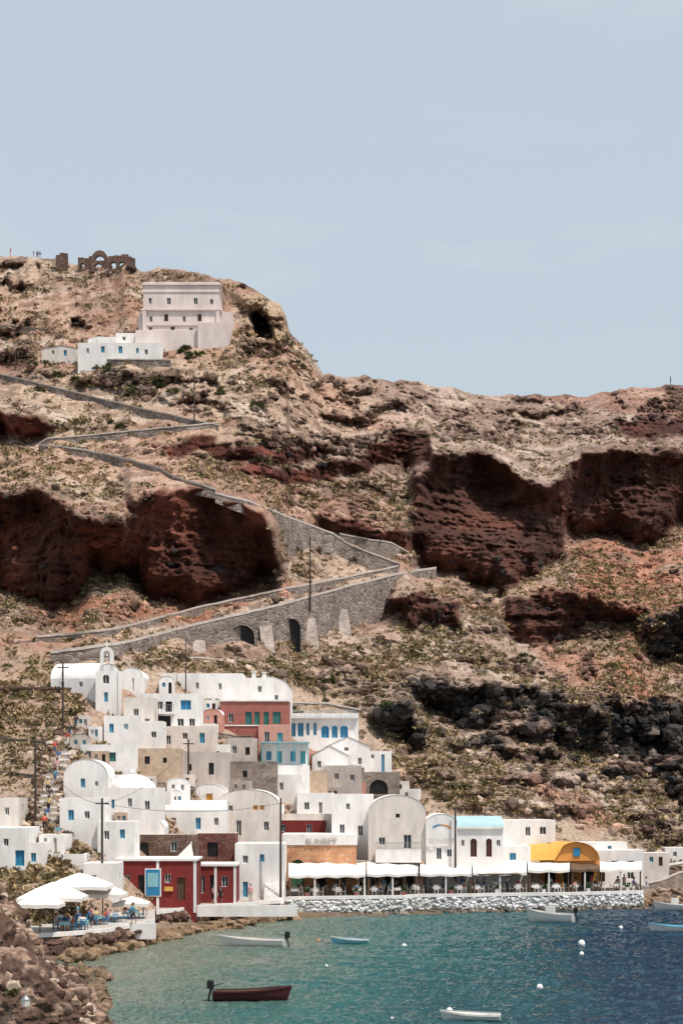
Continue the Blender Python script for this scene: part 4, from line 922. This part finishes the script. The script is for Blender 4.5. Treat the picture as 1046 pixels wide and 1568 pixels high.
leafmesh('foreground_dry_plants',np.array(gc),np.array(gr),90,pal[RNG.integers(0,6,len(gc))])
sc=[];sr=[]
for i in range(200):
    px=random.uniform(110,165);D=random.uniform(103,140);sc.append(((px-CX)/F*D,D,random.uniform(-.2,.25)));sr.append(random.uniform(.2,.6))
rocks('waterline_rocks',np.array(sc),np.array(sr),np.array([(.16,.11,.075)])*np.ones((len(sc),1)),True)
b=Bld('hanging_lantern',W(40,1530,99.5));b.tube('hook','metal',(0,0,.0),(0,0,.9),.02);b.tube('cap','metal',(0,0,0),(0,0,.18),.28,.05);b.tube('glass_body','canvas',(0,0,-.35),(0,0,0),.2,.24);b.finish()
# ------------------------------------------------------------------ boats
def boat(name,px,py,L,Wd,Hh,yaw,hull,inner,rim,motor=True,cabin=False,seats=3):
    D=seaD(py);b=Bld(name,((px-CX)/F*D,D,0),math.radians(yaw));n=14
    def st(t):
        bw=Wd/2*(.78+.22*math.sin(math.pi*min(t/.5,1)/2))*(1-max(0,(t-.45)/.55)**2.4)
        return bw,Hh*(.82+.45*t**2.5)
    outer=[];inn=[]
    for i in range(n+1):
        t=i/n;x=-L/2+L*t;bw,sh=st(t);rk=.06*L*t**4
        for s_,z,k_ in[(1,sh,1.0),(1,sh*.5,.93),(1,.02,.72),(0,-.18,0),(-1,.02,.72),(-1,sh*.5,.93),(-1,sh,1.0)]: outer.append((x+rk*(z/sh),s_*bw*k_,z))
        bi=max(bw-.07,.01)
        for s_,z,k_ in[(1,sh,1),(1,sh*.5,.9),(1,.14,.65),(0,.12,0),(-1,.14,.65),(-1,sh*.5,.9),(-1,sh,1)]: inn.append((x*.985+rk*(z/sh)*.9,s_*bi*k_,z-.002))
    q_=lambda:[(7*i+a,7*i+7+a,7*i+8+a,7*i+1+a) for i in range(n) for a in range(6)]
    b.add('hull',hull,outer,q_()+[(0,1,2,3,4,5,6)]);b.add('hull_inside',inner,inn,q_()+[(6,5,4,3,2,1,0)])
    rv=[]
    for i in range(n+1):
        for a in(0,6):
            o=Vector(outer[7*i+a]);ii=Vector(inn[7*i+a]);s_=1 if a==0 else -1
            rv+=[(o.x,o.y+.04*s_,o.z-.08),(o.x,o.y+.04*s_,o.z+.03),(ii.x,ii.y-.02*s_,o.z+.03)]
    b.add('gunwale',rim,rv,[(6*i+k_+j,6*i+6+k_+j,6*i+7+k_+j,6*i+1+k_+j) for i in range(n) for k_ in(0,3) for j in(0,1)])
    for i in range(seats):
        t=.18+.55*i/max(1,seats-1);bw,sh=st(t);b.box('thwart','wood',-L/2+L*t-.13,-L/2+L*t+.13,-bw*.93,bw*.93,sh*.62,sh*.62+.05)
    bw,sh=st(.0)
    b.box('transom',hull,-L/2-.02,-L/2+.05,-bw*.85,bw*.85,.05,sh)
    if motor:
        x=-L/2-.12;b.box('outboard_motor','black',x-.28,x+.12,-.17,.17,sh+.12,sh+.55);b.ball('outboard_motor','black',(x-.08,0,sh+.55),.2,(1.1,.85,.6));b.tube('outboard_leg','black',(x-.05,0,sh+.12),(x-.28,0,-.25),.07,.05);b.tube('tiller','black',(x+.1,0,sh+.3),(x+.7,.1,sh+.45),.025)
        b.box('outboard_bracket','metal',x+.02,x+.2,-.1,.1,sh-.2,sh+.15)
    if cabin:
        b.box('console','boatwhite',-.3,.5,-.4,.4,.2,Hh+.55);b.add('windscreen','glass',[(.52,-.42,Hh+.4),(.52,.42,Hh+.4),(.25,.38,Hh+1.0),(.25,-.38,Hh+1.0)],[(0,1,2,3)])
        b.add('foredeck','boatwhite',[(.6,-Wd*.40,Hh*.93),(.6,Wd*.40,Hh*.93),(L*.28,Wd*.36,Hh*.98),(L*.28,-Wd*.36,Hh*.98),(L*.5,0,Hh*1.22)],[(0,1,2,3),(3,2,4)])
        b.tube('rail','metal',(.8,-Wd*.38,Hh*.9),(.8,-Wd*.38,Hh+.5),.02);b.tube('rail','metal',(.8,-Wd*.38,Hh+.5),(L*.5,0,Hh*1.2+.35),.02);b.tube('rail','metal',(.8,Wd*.38,Hh+.5),(L*.5,0,Hh*1.2+.35),.02);b.tube('rail','metal',(L*.5,0,Hh*1.1),(L*.5,0,Hh*1.2+.35),.02)
    b.finish()
boat('dark_red_boat',384,1532,4.5,1.6,.72,-3,'boatred','wood','boatred')
boat('white_rowing_boat',388,1449,5.2,1.8,.72,174,'boatwhite','cream','boatwhite')
boat('light_blue_boat',537,1445,3.0,1.3,.48,178,'boatblue','boatblue','boatwhite',motor=False,seats=2)
boat('white_motorboat',844,1412,4.3,1.8,1.0,165,'boatwhite','boatwhite','boatwhite',cabin=True)
boat('white_motorboat',1034,1394,4.2,1.7,.75,176,'boatwhite','boatwhite','boatwhite',cabin=True)
boat('white_motorboat',1030,1427,4.0,1.6,.65,178,'boatwhite','boatblue','boatblue',seats=2)
boat('white_rowing_boat',722,1562,3.2,1.4,.42,176,'boatwhite','boatwhite','boatwhite',motor=False,seats=2)
for px,py,r_,mt in((488,1441,.14,'orange'),(619,1450,.2,'white'),(890,1447,.3,'white'),(950,1422,.2,'white'),(826,1514,.22,'white'),(500,1480,.12,'white'),(890,1462,.18,'white'),(688,1550,.2,'white'),(600,1560,.08,'white')):
    D=seaD(py);b=Bld('mooring_buoy',((px-CX)/F*D,D,r_*.35));b.ball('smooth_float',mt,(0,0,0),r_,(1,1,1.1));b.tube('ring','metal',(0,0,r_),(0,0,r_+.12),.03);b.finish()
for px in(17,52,58,62,1026):
    D=terrD(px,float(np.interp(px,cols_px,pyt))+2,Dg);z=float(np.interp(px,cols_px,Z[-1]));person('stand',((px-CX)/F*(D+1.5),D+1.5,z-.1),random.uniform(-2,2),'hiker')
# ------------------------------------------------------------------ sea
nx,ny=520,420
pxg=np.linspace(60,1150,nx);tt=np.linspace(0,1,ny);Dl=98*(232/98)**tt
PXg,DD=np.meshgrid(pxg,Dl);xs=(PXg-CX)/F*DD;ys=DD
h_=(fbm(xs*.55,ys*1.1,0,3,301)-.5)*.26+(fbm(xs*1.7,ys*2.8,3,3,311)-.5)*.30
edge=np.minimum(np.minimum(tt[:,None]*12,(1-tt[:,None])*12),np.minimum(np.linspace(0,1,nx)[None]*15,(1-np.linspace(0,1,nx))[None]*15));h_=h_*np.clip(edge,0,1)
m,nt,bs=newmat('sea_water');L=nt.links
geo=N(nt,'ShaderNodeNewGeometry');sx=N(nt,'ShaderNodeSeparateXYZ');L.new(geo.outputs['Position'],sx.inputs[0])
a1=N(nt,'ShaderNodeMath',operation='MULTIPLY_ADD');L.new(sx.outputs['Y'],a1.inputs[0]);a1.inputs[1].default_value=-.12;L.new(sx.outputs['X'],a1.inputs[2])
nz=N(nt,'ShaderNodeTexNoise');nz.inputs['Scale'].default_value=.12;nz.inputs['Detail'].default_value=4;L.new(geo.outputs['Position'],nz.inputs[0])
a2=N(nt,'ShaderNodeMath',operation='MULTIPLY_ADD');L.new(nz.outputs[0],a2.inputs[0]);a2.inputs[1].default_value=18;L.new(a1.outputs[0],a2.inputs[2])
mr=N(nt,'ShaderNodeMapRange');mr.inputs['From Min'].default_value=-22;mr.inputs['From Max'].default_value=13;L.new(a2.outputs[0],mr.inputs[0])
cr=N(nt,'ShaderNodeValToRGB');e=cr.color_ramp.elements;e[0].position=0;e[0].color=(.13,.15,.11,1);e[1].position=1;e[1].color=(.001,.024,.052,1)
e2=cr.color_ramp.elements.new(.45);e2.color=(.014,.090,.086,1);L.new(mr.outputs[0],cr.inputs[0]);L.new(cr.outputs[0],bs.inputs['Base Color'])
bs.inputs['Roughness'].default_value=.07;bs.inputs['IOR'].default_value=1.33;bs.inputs['Specular IOR Level'].default_value=.42
mpn=N(nt,'ShaderNodeMapping');mpn.inputs['Scale'].default_value=(1,1.7,1);L.new(geo.outputs['Position'],mpn.inputs[0])
nb=N(nt,'ShaderNodeTexNoise');nb.inputs['Scale'].default_value=2.2;nb.inputs['Detail'].default_value=4;L.new(mpn.outputs[0],nb.inputs[0])
bp=N(nt,'ShaderNodeBump');bp.inputs['Strength'].default_value=1;bp.inputs['Distance'].default_value=.28;L.new(nb.outputs[0],bp.inputs['Height']);L.new(bp.outputs[0],bs.inputs['Normal'])
idx=np.arange(nx*ny).reshape(ny,nx);fa=np.stack([idx[:-1,:-1],idx[:-1,1:],idx[1:,1:],idx[1:,:-1]],-1).reshape(-1,4)
co=np.stack([xs,ys,h_],-1).reshape(-1,3)
nv_=len(co);co=np.concatenate([co,[(-4000,-400,0),(4000,-400,0),(4000,6000,0),(-4000,6000,0)]])
cA,cB,cC,cD=0,nx-1,nx*ny-1,nx*(ny-1)
fa=np.concatenate([fa,[(nv_,nv_+1,cB,cA),(nv_+1,nv_+2,cC,cB),(nv_+2,nv_+3,cD,cC),(nv_+3,nv_,cA,cD)]])
np_mesh('sea_water',co,fa,None,m,True)
# ------------------------------------------------------------------ sky, sun, camera
SE,SA=math.radians(64),math.radians(46)   # azimuth: behind camera, to the right
w=bpy.data.worlds.new('World');scene.world=w;w.use_nodes=True;nt=w.node_tree
bg=nt.nodes['Background'];sky=nt.nodes.new('ShaderNodeTexSky');sky.sky_type='NISHITA';sky.sun_disc=False
sky.sun_elevation=SE;sky.sun_rotation=math.pi-SA;sky.dust_density=3.5;sky.air_density=1.0;sky.ozone_density=1.0
# summer haze: bright milky veil mixed into the clear-sky model, with a faint wisp of cirrus
tc=nt.nodes.new('ShaderNodeTexCoord');mpw=nt.nodes.new('ShaderNodeMapping');mpw.inputs['Scale'].default_value=(6,6,20);nt.links.new(tc.outputs['Generated'],mpw.inputs[0])
nw=nt.nodes.new('ShaderNodeTexNoise');nw.inputs['Scale'].default_value=1.4;nw.inputs['Detail'].default_value=6;nt.links.new(mpw.outputs[0],nw.inputs[0])
rw=nt.nodes.new('ShaderNodeMapRange');rw.inputs['From Min'].default_value=.56;rw.inputs['From Max'].default_value=.8;rw.inputs['To Min'].default_value=.64;rw.inputs['To Max'].default_value=.76;nt.links.new(nw.outputs[0],rw.inputs[0])
mxw=nt.nodes.new('ShaderNodeMix');mxw.data_type='RGBA';mxw.inputs[7].default_value=(5.95,6.7,7.2,1)
nt.links.new(rw.outputs[0],mxw.inputs[0]);nt.links.new(sky.outputs[0],mxw.inputs[6]);nt.links.new(mxw.outputs[2],bg.inputs[0]);bg.inputs[1].default_value=.12
sd=bpy.data.lights.new('sun','SUN');sd.energy=4.5;sd.angle=math.radians(.5);sd.color=(1,.93,.85)
so=link(bpy.data.objects.new('sun',sd))
dirv=Vector((math.sin(SA)*math.cos(SE),-math.cos(SA)*math.cos(SE),math.sin(SE)))
so.rotation_euler=dirv.to_track_quat('Z','Y').to_euler();so.location=dirv*300
cam=bpy.data.cameras.new('camera');co_=link(bpy.data.objects.new('camera',cam));co_.location=(0,0,CH);co_.rotation_euler=(math.pi/2,0,0)
cam.sensor_fit='VERTICAL';cam.sensor_height=36;cam.lens=36*F/1568;cam.shift_y=421/1568;cam.clip_end=8000;cam.clip_start=1
scene.camera=co_
scene.view_settings.view_transform='Standard';scene.view_settings.look='None';scene.view_settings.exposure=0
